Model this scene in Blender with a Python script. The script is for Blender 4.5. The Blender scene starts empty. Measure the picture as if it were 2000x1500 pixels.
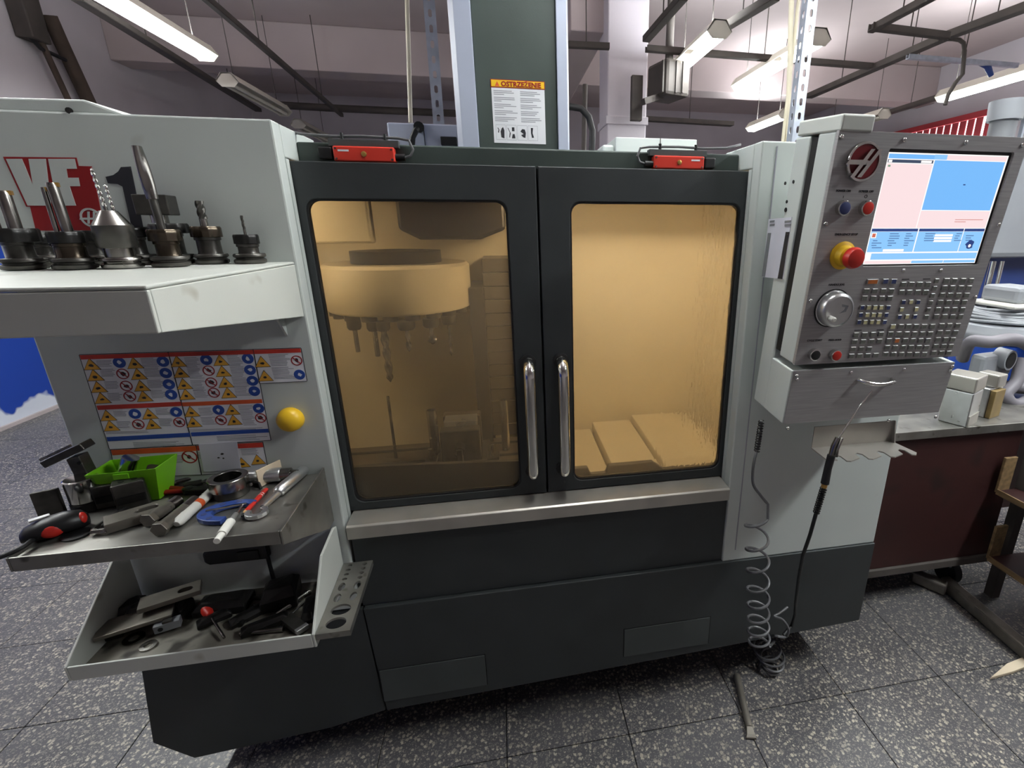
import bpy, bmesh, math, random
from mathutils import Vector, Matrix
random.seed(7)
SC = bpy.context.scene
COL = SC.collection
# ------------------------------------------------------------------ camera
# eye 1.6 m above the floor, turned 10.6 degrees right and 17.7 degrees down
FPX, CX, CY = 946.0, 1161.0, 750.0
YAW, PITCH, EYE = math.radians(10.6), math.radians(17.7), Vector((0, 0, 1.6))
cam_d = bpy.data.cameras.new('camera')
cam = bpy.data.objects.new('camera', cam_d)
COL.objects.link(cam)
cam.location = EYE
cam.rotation_euler = (math.pi / 2 - PITCH, 0, -YAW)
cam_d.sensor_width = 36
cam_d.lens = FPX / 2000 * 36
cam_d.shift_x = -(CX - 1000) / 2000
cam_d.clip_start = 0.02
SC.camera = cam
cy = SC.cycles; cy.use_light_tree = False
cy.max_bounces = 8; cy.diffuse_bounces = 3; cy.glossy_bounces = 3; cy.transmission_bounces = 6; cy.transparent_max_bounces = 6
cy.caustics_reflective = False; cy.caustics_refractive = False
cy.use_adaptive_sampling = True; cy.adaptive_threshold = 0.05; cy.adaptive_min_samples = 16
cy.use_denoising = True
# ------------------------------------------------------------------ world, exposure
w = bpy.data.worlds.new('world'); SC.world = w; w.use_nodes = True
w.node_tree.nodes['Background'].inputs[0].default_value = (0.55, 0.6, 0.75, 1)
w.node_tree.nodes['Background'].inputs[1].default_value = 0.25
SC.view_settings.view_transform = 'Standard'
SC.view_settings.look = 'None'
SC.view_settings.exposure = 0.44
SC.view_settings.gamma = 1.0
SC.view_settings.use_curve_mapping = False
LAMP_W = 21.0          # watts of each lit fluorescent fixture
SPILL = 0.8           # share of it that goes up to the ceiling
LAMP_COL = (0.92, 0.98, 1.0)
WORK_W = 9.5          # work light inside the machine
# ------------------------------------------------------------------ geometry from the surveyed camera
FW = Vector((math.sin(YAW) * math.cos(PITCH), math.cos(YAW) * math.cos(PITCH), -math.sin(PITCH)))
RT = Vector((math.cos(YAW), -math.sin(YAW), 0))
UP = RT.cross(FW)
def at(px, py, X=None, Y=None, Z=None):
    """surveyed point of the photograph on the plane X, Y or Z = const"""
    d = FW + RT * ((px - CX) / FPX) - UP * ((py - CY) / FPX)
    if X is not None: t = (X - EYE.x) / d.x
    elif Y is not None: t = (Y - EYE.y) / d.y
    else: t = (Z - EYE.z) / d.z
    return EYE + d * t
# ------------------------------------------------------------------ materials
def lin(c):
    return tuple(((v / 255 / 12.92) if v / 255 <= 0.04045 else ((v / 255 + 0.055) / 1.055) ** 2.4) for v in c) + (1,)
M = {}
def mat(name, rgb, rough=0.5, metal=0.0, var=0.12, scale=6.0, bump=0.0, bscale=200, coat=0.0, stretch=None, spec=0.5, dirt=None):
    m = bpy.data.materials.new(name); m.use_nodes = True
    nt = m.node_tree; n = nt.nodes; L = nt.links
    b = n['Principled BSDF']
    c = lin(rgb)
    tc = n.new('ShaderNodeTexCoord'); mp = n.new('ShaderNodeMapping')
    if stretch: mp.inputs['Scale'].default_value = stretch
    L.new(tc.outputs['Object'], mp.inputs['Vector'])
    nz = n.new('ShaderNodeTexNoise'); nz.inputs['Scale'].default_value = scale; nz.inputs['Detail'].default_value = 2
    L.new(mp.outputs[0], nz.inputs['Vector'])
    rp = n.new('ShaderNodeValToRGB')
    rp.color_ramp.elements[0].position = 0.3; rp.color_ramp.elements[1].position = 0.7
    rp.color_ramp.elements[0].color = tuple(v * (1 - var) for v in c[:3]) + (1,)
    rp.color_ramp.elements[1].color = tuple(min(1, v * (1 + var)) for v in c[:3]) + (1,)
    L.new(nz.outputs['Fac'], rp.inputs['Fac'])
    out = rp.outputs['Color']
    if dirt:                      # blotches of grime with a shape of their own: (rgb, threshold, scale)
        n2 = n.new('ShaderNodeTexNoise'); n2.inputs['Scale'].default_value = dirt[2]; n2.inputs['Detail'].default_value = 2
        n2.inputs['Roughness'].default_value = 0.7
        L.new(tc.outputs['Object'], n2.inputs['Vector'])
        r2 = n.new('ShaderNodeValToRGB'); r2.color_ramp.elements[0].position = dirt[1]; r2.color_ramp.elements[1].position = min(1, dirt[1] + 0.12)
        L.new(n2.outputs['Fac'], r2.inputs['Fac'])
        mx = n.new('ShaderNodeMix'); mx.data_type = 'RGBA'
        L.new(r2.outputs['Color'], mx.inputs[0]); L.new(out, mx.inputs[6]); mx.inputs[7].default_value = lin(dirt[0])
        out = mx.outputs[2]
    L.new(out, b.inputs['Base Color'])
    b.inputs['Metallic'].default_value = metal
    b.inputs['Specular IOR Level'].default_value = spec
    mr = n.new('ShaderNodeMapRange'); mr.inputs['To Min'].default_value = max(0.02, rough - 0.08); mr.inputs['To Max'].default_value = min(1, rough + 0.08)
    L.new(nz.outputs['Fac'], mr.inputs['Value']); L.new(mr.outputs[0], b.inputs['Roughness'])
    b.inputs['Coat Weight'].default_value = coat
    if bump:
        nb = n.new('ShaderNodeTexNoise'); nb.inputs['Scale'].default_value = bscale; nb.inputs['Detail'].default_value = 2
        L.new(mp.outputs[0], nb.inputs['Vector'])
        bp = n.new('ShaderNodeBump'); bp.inputs['Strength'].default_value = bump; bp.inputs['Distance'].default_value = 0.002
        L.new(nb.outputs['Fac'], bp.inputs['Height']); L.new(bp.outputs[0], b.inputs['Normal'])
    M[name] = m
    return m
def emit(name, rgb, strength):
    m = bpy.data.materials.new(name); m.use_nodes = True
    b = m.node_tree.nodes['Principled BSDF']
    b.inputs['Base Color'].default_value = (0.02, 0.02, 0.02, 1)
    b.inputs['Emission Color'].default_value = lin(rgb)
    b.inputs['Emission Strength'].default_value = strength
    b.inputs['Roughness'].default_value = 0.3
    M[name] = m
    return m
mat('white_paint', (196, 202, 198), 0.42, var=0.05, scale=3, bump=0.05, bscale=350, dirt=((160, 160, 150), 0.72, 7))
mat('shelf_paint', (200, 203, 196), 0.4, var=0.05, scale=4, bump=0.04, bscale=300, dirt=((150, 145, 130), 0.66, 9))
mat('charcoal_paint', (52, 56, 57), 0.5, var=0.12, scale=8, bump=0.12, bscale=420)
mat('charcoal_panel', (70, 75, 75), 0.5, var=0.08, scale=8, bump=0.12, bscale=420)
mat('green_grey', (62, 72, 68), 0.5, var=0.12, scale=5, bump=0.1, bscale=350)
mat('lilac_paint', (176, 182, 200), 0.4, var=0.06, scale=5)
mat('steel', (176, 172, 164), 0.36, metal=0.55, var=0.12, scale=9, stretch=(1, 1, 1), bump=0.05, bscale=120)
mat('brushed', (164, 162, 162), 0.45, metal=0.4, var=0.12, scale=5, stretch=(2, 2, 60), bump=0.04, bscale=60)
mat('tray_steel', (150, 148, 142), 0.42, metal=0.85, var=0.16, scale=14, bump=0.06, bscale=90, dirt=((90, 86, 78), 0.62, 18))
mat('chrome', (215, 214, 210), 0.14, metal=1, var=0.05)
mat('tool_steel', (150, 147, 142), 0.25, metal=1, var=0.2, scale=25)
mat('dark_steel', (84, 82, 78), 0.34, metal=0.75, var=0.3, scale=30)
mat('black_oxide', (40, 39, 38), 0.32, metal=0.5, var=0.3, scale=30)
mat('worn_steel', (124, 119, 110), 0.42, metal=0.5, var=0.15, scale=25)
mat('bronze_steel', (84, 75, 64), 0.26, metal=0.85, var=0.25, scale=25)
mat('aluminium', (205, 206, 206), 0.3, metal=0.9, var=0.08, scale=20)
mat('black_plastic', (28, 28, 29), 0.4, var=0.15)
mat('rubber', (22, 22, 24), 0.55, var=0.2, bump=0.1, bscale=150)
mat('grey_hose', (96, 96, 98), 0.4, var=0.12, scale=20)
mat('dark_gap', (8, 8, 9), 0.7, var=0.1)
mat('red_switch', (215, 60, 45), 0.4, var=0.06)
mat('red_print', (150, 26, 28), 0.45, var=0.05)
mat('red_plastic', (200, 45, 35), 0.35, var=0.08)
mat('yellow', (236, 190, 40), 0.4, var=0.06)
mat('yellow_print', (226, 168, 60), 0.5, var=0.1, scale=30)
mat('orange_print', (214, 92, 46), 0.5, var=0.2, scale=20)
mat('red_bar_print', (196, 58, 44), 0.5, var=0.2, scale=20)
mat('blue_print', (40, 76, 158), 0.5, var=0.1)
mat('white_print', (226, 226, 230), 0.5, var=0.04)
mat('grey_print', (150, 150, 158), 0.5, var=0.05)
mat('dark_print', (40, 40, 46), 0.5, var=0.1)
mat('logo_white', (196, 202, 198), 0.45, var=0.03)
mat('paper', (205, 205, 215), 0.6, var=0.05, scale=15)
mat('green_plastic', (122, 196, 30), 0.35, var=0.05)
mat('blue_enamel', (44, 66, 128), 0.35, var=0.1)
mat('pale_wood', (205, 190, 165), 0.65, var=0.12, scale=8)
mat('wood', (196, 158, 104), 0.6, var=0.25, scale=8, stretch=(1, 8, 8))
mat('old_wood', (128, 104, 72), 0.7, var=0.3, scale=6, stretch=(8, 1, 8))
mat('acrylic', (214, 196, 170), 0.3, var=0.12, scale=14)
mat('white_plastic', (222, 220, 212), 0.4, var=0.05)
mat('grey_plastic', (146, 149, 154), 0.45, var=0.06)
mat('mid_plastic', (120, 122, 126), 0.45, var=0.06)
mat('blue_plastic', (36, 84, 190), 0.35, var=0.06)
mat('hose_grey', (116, 112, 118), 0.5, var=0.1)
mat('maroon', (54, 25, 23), 0.55, var=0.25, scale=4, dirt=((38, 21, 18), 0.55, 4))
mat('brass', (190, 150, 84), 0.35, metal=0.7, var=0.1)
mat('olive_plate', (150, 128, 84), 0.5, metal=0.3, var=0.2, scale=14)
mat('key_grey', (96, 98, 92), 0.45, var=0.15, scale=60)
mat('key_navy', (52, 62, 104), 0.45, var=0.15, scale=60)
mat('key_cream', (190, 184, 140), 0.45, var=0.15, scale=60)
mat('key_orange', (178, 98, 42), 0.45, var=0.15, scale=60)
mat('key_rim', (150, 150, 146), 0.4, var=0.1)
mat('badge_red', (120, 26, 34), 0.3, var=0.1)
mat('concrete', (176, 166, 166), 0.85, var=0.08, scale=3, bump=0.25, bscale=40)
mat('ceiling_paint', (196, 182, 181), 0.85, var=0.06, scale=1.5, bump=0.2, bscale=30)
mat('wall_paint', (206, 199, 205), 0.8, var=0.07, scale=1.5, bump=0.2, bscale=40)
mat('rust_pipe', (74, 62, 54), 0.85, var=0.2, scale=8)
mat('shaded_bin_paint', (128, 124, 114), 0.5, var=0.2, scale=10, dirt=((52, 48, 42), 0.5, 14))  # darker tone and blotches stand in for shade on the bin floor
mat('galvanised', (176, 182, 194), 0.4, metal=0.6, var=0.15, scale=20)
mat('dark_tray', (76, 70, 66), 0.75, metal=0.0, var=0.2)
mat('pvc_cream', (206, 196, 172), 0.45, var=0.08)
mat('fixture_white', (214, 210, 196), 0.5, var=0.06)
mat('blind_red', (190, 70, 78), 0.7, var=0.1)
mat('interior_paint', (216, 204, 176), 0.5, var=0.06, scale=4)
mat('interior_dark', (42, 38, 33), 0.5, var=0.15, scale=10)
mat('waycover', (88, 80, 68), 0.35, metal=0.5, var=0.15, scale=8)
emit('tube', (250, 254, 252), 26.0)
emit('screen_pink', (236, 212, 214), 0.85)
emit('screen_blue', (112, 176, 236), 0.85)
emit('screen_light', (134, 190, 238), 0.85)
emit('screen_white', (244, 238, 236), 0.9)
emit('screen_dark', (70, 84, 110), 0.6)
emit('screen_navy', (42, 70, 140), 0.6)
emit('screen_text', (84, 120, 176), 0.7)
emit('screen_red', (210, 110, 90), 0.7)
emit('screen_green', (120, 160, 130), 0.7)
emit('daylight', (255, 250, 255), 2.2)
# blue wall paint flaking off at the foot of the wall
def wall_blue():
    m = bpy.data.materials.new('blue_wall'); m.use_nodes = True; nt = m.node_tree; n = nt.nodes; L = nt.links
    b = n['Principled BSDF']; b.inputs['Roughness'].default_value = 0.6
    g = n.new('ShaderNodeNewGeometry'); sx = n.new('ShaderNodeSeparateXYZ'); L.new(g.outputs['Position'], sx.inputs[0])
    nz = n.new('ShaderNodeTexNoise'); nz.inputs['Scale'].default_value = 4; nz.inputs['Detail'].default_value = 2; nz.inputs['Roughness'].default_value = 0.65
    L.new(g.outputs['Position'], nz.inputs['Vector'])
    a = n.new('ShaderNodeMath'); a.operation = 'MULTIPLY_ADD'; a.inputs[1].default_value = -2.5; L.new(sx.outputs['Z'], a.inputs[0])
    a2 = n.new('ShaderNodeMath'); a2.operation = 'MULTIPLY_ADD'; a2.inputs[1].default_value = 1.0; a2.inputs[2].default_value = 0.22
    L.new(nz.outputs['Fac'], a2.inputs[0]); L.new(a2.outputs[0], a.inputs[2])
    rp = n.new('ShaderNodeValToRGB'); rp.color_ramp.elements[0].position = 0.32; rp.color_ramp.elements[1].position = 0.42
    rp.color_ramp.elements[0].color = lin((22, 62, 158)); rp.color_ramp.elements[1].color = lin((206, 212, 224))
    L.new(a.outputs[0], rp.inputs['Fac']); L.new(rp.outputs[0], b.inputs['Base Color'])
    M['blue_wall'] = m
wall_blue()
def terrazzo():
    m = bpy.data.materials.new('terrazzo'); m.use_nodes = True; nt = m.node_tree; n = nt.nodes; L = nt.links
    b = n['Principled BSDF']
    g = n.new('ShaderNodeNewGeometry')
    def chips(scale, thr, soft, seed):
        mp = n.new('ShaderNodeMapping'); mp.inputs['Location'].default_value = (seed, seed * 2, 0); L.new(g.outputs['Position'], mp.inputs[0])
        nz = n.new('ShaderNodeTexNoise'); nz.inputs['Scale'].default_value = scale * 1.6; L.new(mp.outputs[0], nz.inputs['Vector'])
        ad = n.new('ShaderNodeVectorMath'); ad.operation = 'MULTIPLY_ADD'; ad.inputs[1].default_value = (0.012, 0.012, 0)
        L.new(nz.outputs['Color'], ad.inputs[0]); L.new(mp.outputs[0], ad.inputs[2])
        v = n.new('ShaderNodeTexVoronoi'); v.inputs['Scale'].default_value = scale; L.new(ad.outputs[0], v.inputs['Vector'])
        v.voronoi_dimensions = '2D'
        wn = n.new('ShaderNodeSeparateColor'); L.new(v.outputs['Color'], wn.inputs[0])
        th = n.new('ShaderNodeMath'); th.operation = 'MULTIPLY'; th.inputs[1].default_value = thr; L.new(wn.outputs[0], th.inputs[0])
        sb = n.new('ShaderNodeMath'); sb.operation = 'SUBTRACT'; L.new(th.outputs[0], sb.inputs[0]); L.new(v.outputs['Distance'], sb.inputs[1])
        dv = n.new('ShaderNodeMath'); dv.operation = 'DIVIDE'; dv.inputs[1].default_value = soft; dv.use_clamp = True; L.new(sb.outputs[0], dv.inputs[0])
        return dv.outputs[0], wn.outputs[1]
    f1, r1 = chips(78, 0.50, 0.06, 0); f2, r2 = chips(170, 0.45, 0.1, 3.7)
    nz = n.new('ShaderNodeTexNoise'); nz.inputs['Scale'].default_value = 2.2; nz.inputs['Detail'].default_value = 2; L.new(g.outputs['Position'], nz.inputs['Vector'])
    base = n.new('ShaderNodeValToRGB'); base.color_ramp.elements[0].position = 0.35; base.color_ramp.elements[1].position = 0.65
    base.color_ramp.elements[0].color = lin((64, 64, 67)); base.color_ramp.elements[1].color = lin((88, 87, 90)); L.new(nz.outputs['Fac'], base.inputs[0])
    cc = n.new('ShaderNodeValToRGB'); cc.color_ramp.elements[0].color = lin((112, 108, 104)); cc.color_ramp.elements[1].color = lin((190, 180, 162)); L.new(r1, cc.inputs[0])
    m1 = n.new('ShaderNodeMix'); m1.data_type = 'RGBA'; L.new(f2, m1.inputs[0]); L.new(base.outputs[0], m1.inputs[6]); m1.inputs[7].default_value = lin((136, 130, 124))
    m2 = n.new('ShaderNodeMix'); m2.data_type = 'RGBA'; L.new(f1, m2.inputs[0]); L.new(m1.outputs[2], m2.inputs[6]); L.new(cc.outputs[0], m2.inputs[7])
    # worn grime film
    n3 = n.new('ShaderNodeTexNoise'); n3.inputs['Scale'].default_value = 1.1; n3.inputs['Detail'].default_value = 2; L.new(g.outputs['Position'], n3.inputs['Vector'])
    r3 = n.new('ShaderNodeMapRange'); r3.inputs['From Min'].default_value = 0.42; r3.inputs['From Max'].default_value = 0.72; r3.inputs['To Max'].default_value = 0.55; L.new(n3.outputs['Fac'], r3.inputs[0])
    m3 = n.new('ShaderNodeMix'); m3.data_type = 'RGBA'; L.new(r3.outputs[0], m3.inputs[0]); L.new(m2.outputs[2], m3.inputs[6]); m3.inputs[7].default_value = lin((70, 69, 72))
    L.new(m3.outputs[2], b.inputs['Base Color'])
    mr = n.new('ShaderNodeMapRange'); mr.inputs['To Min'].default_value = 0.28; mr.inputs['To Max'].default_value = 0.6; L.new(n3.outputs['Fac'], mr.inputs[0]); L.new(mr.outputs[0], b.inputs['Roughness'])
    M['terrazzo'] = m
terrazzo()
def hazy_pane():
    """scratched amber-hazed polycarbonate: rough see-through sheet with a milky film and dried coolant runs"""
    m = bpy.data.materials.new('hazy_pane'); m.use_nodes = True; nt = m.node_tree; n = nt.nodes; L = nt.links
    n.remove(n['Principled BSDF']); out = n['Material Output']
    g = n.new('ShaderNodeNewGeometry')
    gl = n.new('ShaderNodeBsdfRefraction'); gl.inputs['IOR'].default_value = 1.3; gl.inputs['Color'].default_value = (0.96, 0.93, 0.86, 1)
    nz = n.new('ShaderNodeTexNoise'); nz.inputs['Scale'].default_value = 45.0; nz.inputs['Detail'].default_value = 3; L.new(g.outputs['Position'], nz.inputs['Vector'])
    mp = n.new('ShaderNodeMapping'); mp.inputs['Scale'].default_value = (60, 60, 14); L.new(g.outputs['Position'], mp.inputs[0])
    nr = n.new('ShaderNodeTexNoise'); nr.inputs['Scale'].default_value = 1.6; nr.inputs['Detail'].default_value = 2; L.new(mp.outputs[0], nr.inputs['Vector'])
    # coolant runs only towards the right edge of the right-hand window
    sx = n.new('ShaderNodeSeparateXYZ'); L.new(g.outputs['Position'], sx.inputs[0])
    mk = n.new('ShaderNodeMapRange'); mk.inputs['From Min'].default_value = 0.42; mk.inputs['From Max'].default_value = 0.6; mk.inputs['To Min'].default_value = 0.0; mk.inputs['To Max'].default_value = 0.9; L.new(sx.outputs['X'], mk.inputs[0])
    bp = n.new('ShaderNodeBump'); bp.inputs['Distance'].default_value = 0.005; L.new(nr.outputs['Fac'], bp.inputs['Height']); L.new(mk.outputs[0], bp.inputs['Strength'])
    L.new(bp.outputs[0], gl.inputs['Normal'])
    hz = n.new('ShaderNodeMapRange'); hz.inputs['From Min'].default_value = 0.05; hz.inputs['From Max'].default_value = 0.17; L.new(sx.outputs['X'], hz.inputs[0])
    rr = n.new('ShaderNodeMath'); rr.operation = 'MULTIPLY_ADD'; rr.inputs[1].default_value = 0.04; rr.inputs[2].default_value = 0.02; L.new(hz.outputs[0], rr.inputs[0]); L.new(rr.outputs[0], gl.inputs['Roughness'])
    hm = n.new('ShaderNodeMath'); hm.operation = 'MULTIPLY_ADD'; hm.inputs[1].default_value = 0.10; L.new(hz.outputs[0], hm.inputs[0])
    tr = n.new('ShaderNodeBsdfTranslucent'); tr.inputs['Color'].default_value = (0.95, 0.88, 0.74, 1)
    df = n.new('ShaderNodeBsdfDiffuse'); df.inputs['Color'].default_value = (0.5, 0.45, 0.36, 1)
    mx = n.new('ShaderNodeMixShader'); mf = n.new('ShaderNodeMapRange'); mf.inputs['To Min'].default_value = 0.10; mf.inputs['To Max'].default_value = 0.12
    L.new(nz.outputs['Fac'], mf.inputs[0]); L.new(mf.outputs[0], hm.inputs[2]); L.new(hm.outputs[0], mx.inputs[0]); L.new(gl.outputs[0], mx.inputs[1]); L.new(tr.outputs[0], mx.inputs[2])
    m2 = n.new('ShaderNodeMixShader'); m2.inputs[0].default_value = 0.06; L.new(mx.outputs[0], m2.inputs[1]); L.new(df.outputs[0], m2.inputs[2])
    gs = n.new('ShaderNodeBsdfGlossy'); gs.inputs['Roughness'].default_value = 0.12
    m3 = n.new('ShaderNodeMixShader'); m3.inputs[0].default_value = 0.04; L.new(m2.outputs[0], m3.inputs[1]); L.new(gs.outputs[0], m3.inputs[2])
    L.new(m3.outputs[0], out.inputs['Surface'])
    M['hazy_pane'] = m
hazy_pane()
# ------------------------------------------------------------------ mesh builder
class MB:
    def __init__(s): s.v = []; s.f = []; s.mi = []; s.m = 0
    def add(s, vs, fs):
        o = len(s.v); s.v += [tuple(v) for v in vs]; s.f += [tuple(i + o for i in f) for f in fs]; s.mi += [s.m] * len(fs)
    def box(s, x0, x1, y0, y1, z0, z1):
        s.add([(x, y, z) for z in (z0, z1) for y in (y0, y1) for x in (x0, x1)],
              [(0, 2, 3, 1), (4, 5, 7, 6), (0, 1, 5, 4), (2, 6, 7, 3), (0, 4, 6, 2), (1, 3, 7, 5)]); return s
    def obox(s, c, sx, sy, sz, rz=0, rx=0, ry=0):
        R = Matrix.Rotation(rz, 3, 'Z') @ Matrix.Rotation(ry, 3, 'Y') @ Matrix.Rotation(rx, 3, 'X'); c = Vector(c)
        s.add([c + R @ Vector((x * sx / 2, y * sy / 2, z * sz / 2)) for z in (-1, 1) for y in (-1, 1) for x in (-1, 1)],
              [(0, 2, 3, 1), (4, 5, 7, 6), (0, 1, 5, 4), (2, 6, 7, 3), (0, 4, 6, 2), (1, 3, 7, 5)]); return s
    def prism(s, poly, axis, a, b):
        """poly of 2D points pushed along axis from a to b; x: (y,z), y: (x,z), z: (x,y)"""
        mk = {'x': lambda p, t: (t, p[0], p[1]), 'y': lambda p, t: (p[0], t, p[1]), 'z': lambda p, t: (p[0], p[1], t)}[axis]
        n = len(poly)
        s.add([mk(p, a) for p in poly] + [mk(p, b) for p in poly],
              [tuple(range(n))[::-1], tuple(range(n, 2 * n))] + [(i, (i + 1) % n, n + (i + 1) % n, n + i) for i in range(n)]); return s
    def loft(s, rings, caps=True, closed=True):
        n = len(rings[0]); vs = [p for r in rings for p in r]; fs = []
        for k in range(len(rings) - 1):
            for i in range(n if closed else n - 1):
                j = (i + 1) % n
                fs.append((k * n + i, k * n + j, (k + 1) * n + j, (k + 1) * n + i))
        if caps: fs += [tuple(range(n))[::-1], tuple(range((len(rings) - 1) * n, len(rings) * n))]
        s.add(vs, fs); return s
    def cyl(s, p0, p1, r0, r1=None, n=20, caps=True):
        p0 = Vector(p0); p1 = Vector(p1); r1 = r0 if r1 is None else r1
        d = (p1 - p0).normalized(); a = d.orthogonal().normalized(); b = d.cross(a)
        s.loft([[p + (a * math.cos(2 * math.pi * i / n) + b * math.sin(2 * math.pi * i / n)) * r for i in range(n)] for p, r in ((p0, r0), (p1, r1))], caps); return s
    def lathe(s, prof, n=28, base=(0, 0, 0), axis='z', caps=True, mod=None):
        """prof = [(radius, height)...]"""
        bx = Vector(base); rings = []
        for k, (r, h) in enumerate(prof):
            ring = []
            for i in range(n):
                t = 2 * math.pi * i / n; rr = r * (mod(t, k) if mod else 1)
                p = {'z': (rr * math.cos(t), rr * math.sin(t), h), 'x': (h, rr * math.cos(t), rr * math.sin(t)), 'y': (rr * math.sin(t), h, rr * math.cos(t))}[axis]
                ring.append(bx + Vector(p))
            rings.append(ring)
        s.loft(rings, caps); return s
    def tube(s, pts, r, n=8, caps=True):
        pts = [Vector(p) for p in pts]; rings = []; prev = None
        for i, p in enumerate(pts):
            d = (pts[min(i + 1, len(pts) - 1)] - pts[max(i - 1, 0)]).normalized()
            if prev is None: a = d.orthogonal().normalized()
            else:
                a = prev - d * prev.dot(d)
                a = a.normalized() if a.length > 1e-6 else d.orthogonal().normalized()
            prev = a; b = d.cross(a); rr = r[i] if isinstance(r, (list, tuple)) else r
            rings.append([p + (a * math.cos(2 * math.pi * k / n) + b * math.sin(2 * math.pi * k / n)) * rr for k in range(n)])
        s.loft(rings, caps); return s
    def sphere(s, c, r, n=16, m=10, sc=(1, 1, 1)):
        c = Vector(c); rings = []
        for j in range(m + 1):
            t = math.pi * j / m; t = min(max(t, 0.02), math.pi - 0.02)
            rings.append([c + Vector((r * math.sin(t) * math.cos(2 * math.pi * i / n) * sc[0], r * math.sin(t) * math.sin(2 * math.pi * i / n) * sc[1], -r * math.cos(t) * sc[2])) for i in range(n)])
        s.loft(rings); return s
    def twist(s, p0, p1, r, turns, n=12, steps=30, lobes=2, depth=0.35, tip=0.0):
        """fluted cutter or drill"""
        p0 = Vector(p0); p1 = Vector(p1); d = (p1 - p0).normalized(); a = d.orthogonal().normalized(); b = d.cross(a); rings = []
        for k in range(steps + 1):
            u = k / steps; rr = r * (1 if u < 1 - tip else max(0.08, (1 - u) / tip if tip else 1)); ph = turns * 2 * math.pi * u
            ring = []
            for i in range(n):
                t = 2 * math.pi * i / n
                q = rr * (1 - depth * (0.5 + 0.5 * math.cos(lobes * (t - ph))))
                ring.append(p0 + (p1 - p0) * u + (a * math.cos(t) + b * math.sin(t)) * q)
            rings.append(ring)
        s.loft(rings); return s
    def holed(s, outer, inner, y0, y1, axis='y'):
        """plate between equal-count outlines outer and inner (2D), with thickness"""
        mk = {'y': lambda p, t: (p[0], t, p[1]), 'z': lambda p, t: (p[0], p[1], t)}[axis]
        n = len(outer)
        s.add([mk(p, y0) for p in outer] + [mk(p, y0) for p in inner] + [mk(p, y1) for p in outer] + [mk(p, y1) for p in inner],
              [q for i in range(n) for j in ((i + 1) % n,) for q in ((i, j, n + j, n + i), (2 * n + i, 3 * n + i, 3 * n + j, 2 * n + j), (i, 2 * n + i, 2 * n + j, j), (n + i, n + j, 3 * n + j, 3 * n + i))])
        return s
    def build(s, name, material, parent=None, bevel=0, smooth=False, local=False, seg=2, kind=None):
        me = bpy.data.meshes.new(name); me.from_pydata(s.v, [], s.f)
        ms = material if isinstance(material, (list, tuple)) else [material]
        for q in ms: me.materials.append(M[q])
        if len(ms) > 1:
            for p, k in zip(me.polygons, s.mi): p.material_index = k
        bm = bmesh.new(); bm.from_mesh(me); bmesh.ops.recalc_face_normals(bm, faces=bm.faces); bm.to_mesh(me); bm.free()
        if smooth:
            for p in me.polygons: p.use_smooth = True
            me.set_sharp_from_angle(angle=math.radians(38))
        o = bpy.data.objects.new(name, me); COL.objects.link(o)
        if bevel:
            b = o.modifiers.new('bevel', 'BEVEL'); b.width = bevel; b.segments = seg; b.limit_method = 'ANGLE'; b.angle_limit = math.radians(40)
        if kind: o['kind'] = kind
        adopt(o, parent, local)
        return o
WORLD = {}
def adopt(o, parent, local=False):
    if parent is None: return
    o.parent = parent
    if not local: o.matrix_parent_inverse = WORLD.get(parent.name, Matrix()).inverted()
def thing(name, label, cat, loc=(0, 0, 0), rotz=0, group=None, rot=None):
    o = bpy.data.objects.new(name, None); COL.objects.link(o); o.empty_display_size = 0.05
    o.location = loc; o.rotation_euler = rot or (0, 0, rotz)
    WORLD[o.name] = Matrix.Translation(Vector(loc)) @ (Matrix.Rotation(rotz, 4, 'Z') if not rot else __import__('mathutils').Euler(rot).to_matrix().to_4x4())
    o['label'] = label; o['category'] = cat
    if group: o['group'] = group
    return o
def tag(o, label, cat, group=None):
    o['label'] = label; o['category'] = cat
    if group: o['group'] = group
    return o
def struct(o): o['kind'] = 'structure'; return o
def rrect(x0, x1, z0, z1, r, k=6):
    """rounded rectangle outline and the matching points of its square outline"""
    inn = []; dirs = []
    for cx, cz, a0 in ((x1 - r, z1 - r, 0), (x0 + r, z1 - r, 90), (x0 + r, z0 + r, 180), (x1 - r, z0 + r, 270)):
        for i in range(k + 1):
            a = math.radians(a0 + 90 * i / k); inn.append((cx + r * math.cos(a), cz + r * math.sin(a))); dirs.append((a0, i / k))
    return inn, dirs
def outer_for(inn_dirs, X0, X1, Z0, Z1):
    out = []
    for a0, u in inn_dirs:
        c = {0: ((X1, Z1 - (0)), (X1, Z1)), 90: None}.get(a0)
        sx = X1 if a0 in (0, 270) else X0; sz = Z1 if a0 in (0, 90) else Z0
        out.append((sx, sz))
    return out
def copy_tree(o, parent=None):
    c = o.copy(); COL.objects.link(c); c.parent = parent
    for ch in list(o.children): copy_tree(ch, c)
    return c
def text_mesh(txt, size, depth=0.0005, bold=0.0):
    cu = bpy.data.curves.new('txt', 'FONT'); cu.body = txt; cu.size = size; cu.extrude = depth; cu.align_x = 'CENTER'; cu.align_y = 'CENTER'
    cu.resolution_u = 2; cu.offset = bold
    o = bpy.data.objects.new('txt', cu); COL.objects.link(o)
    dg = bpy.context.evaluated_depsgraph_get(); me = bpy.data.meshes.new_from_object(o.evaluated_get(dg))
    bpy.data.objects.remove(o); bpy.data.curves.remove(cu)
    return me
def text(txt, size, name, material, parent, mtx, local=False, xscale=1.0, bold=0):
    me = text_mesh(txt, size, 0.0003, bold); me.transform(Matrix.Diagonal((xscale, 1, 1, 1))); me.transform(mtx)
    me.materials.clear(); me.materials.append(M[material])
    o = bpy.data.objects.new(name, me); COL.objects.link(o); adopt(o, parent, local); return o
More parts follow.
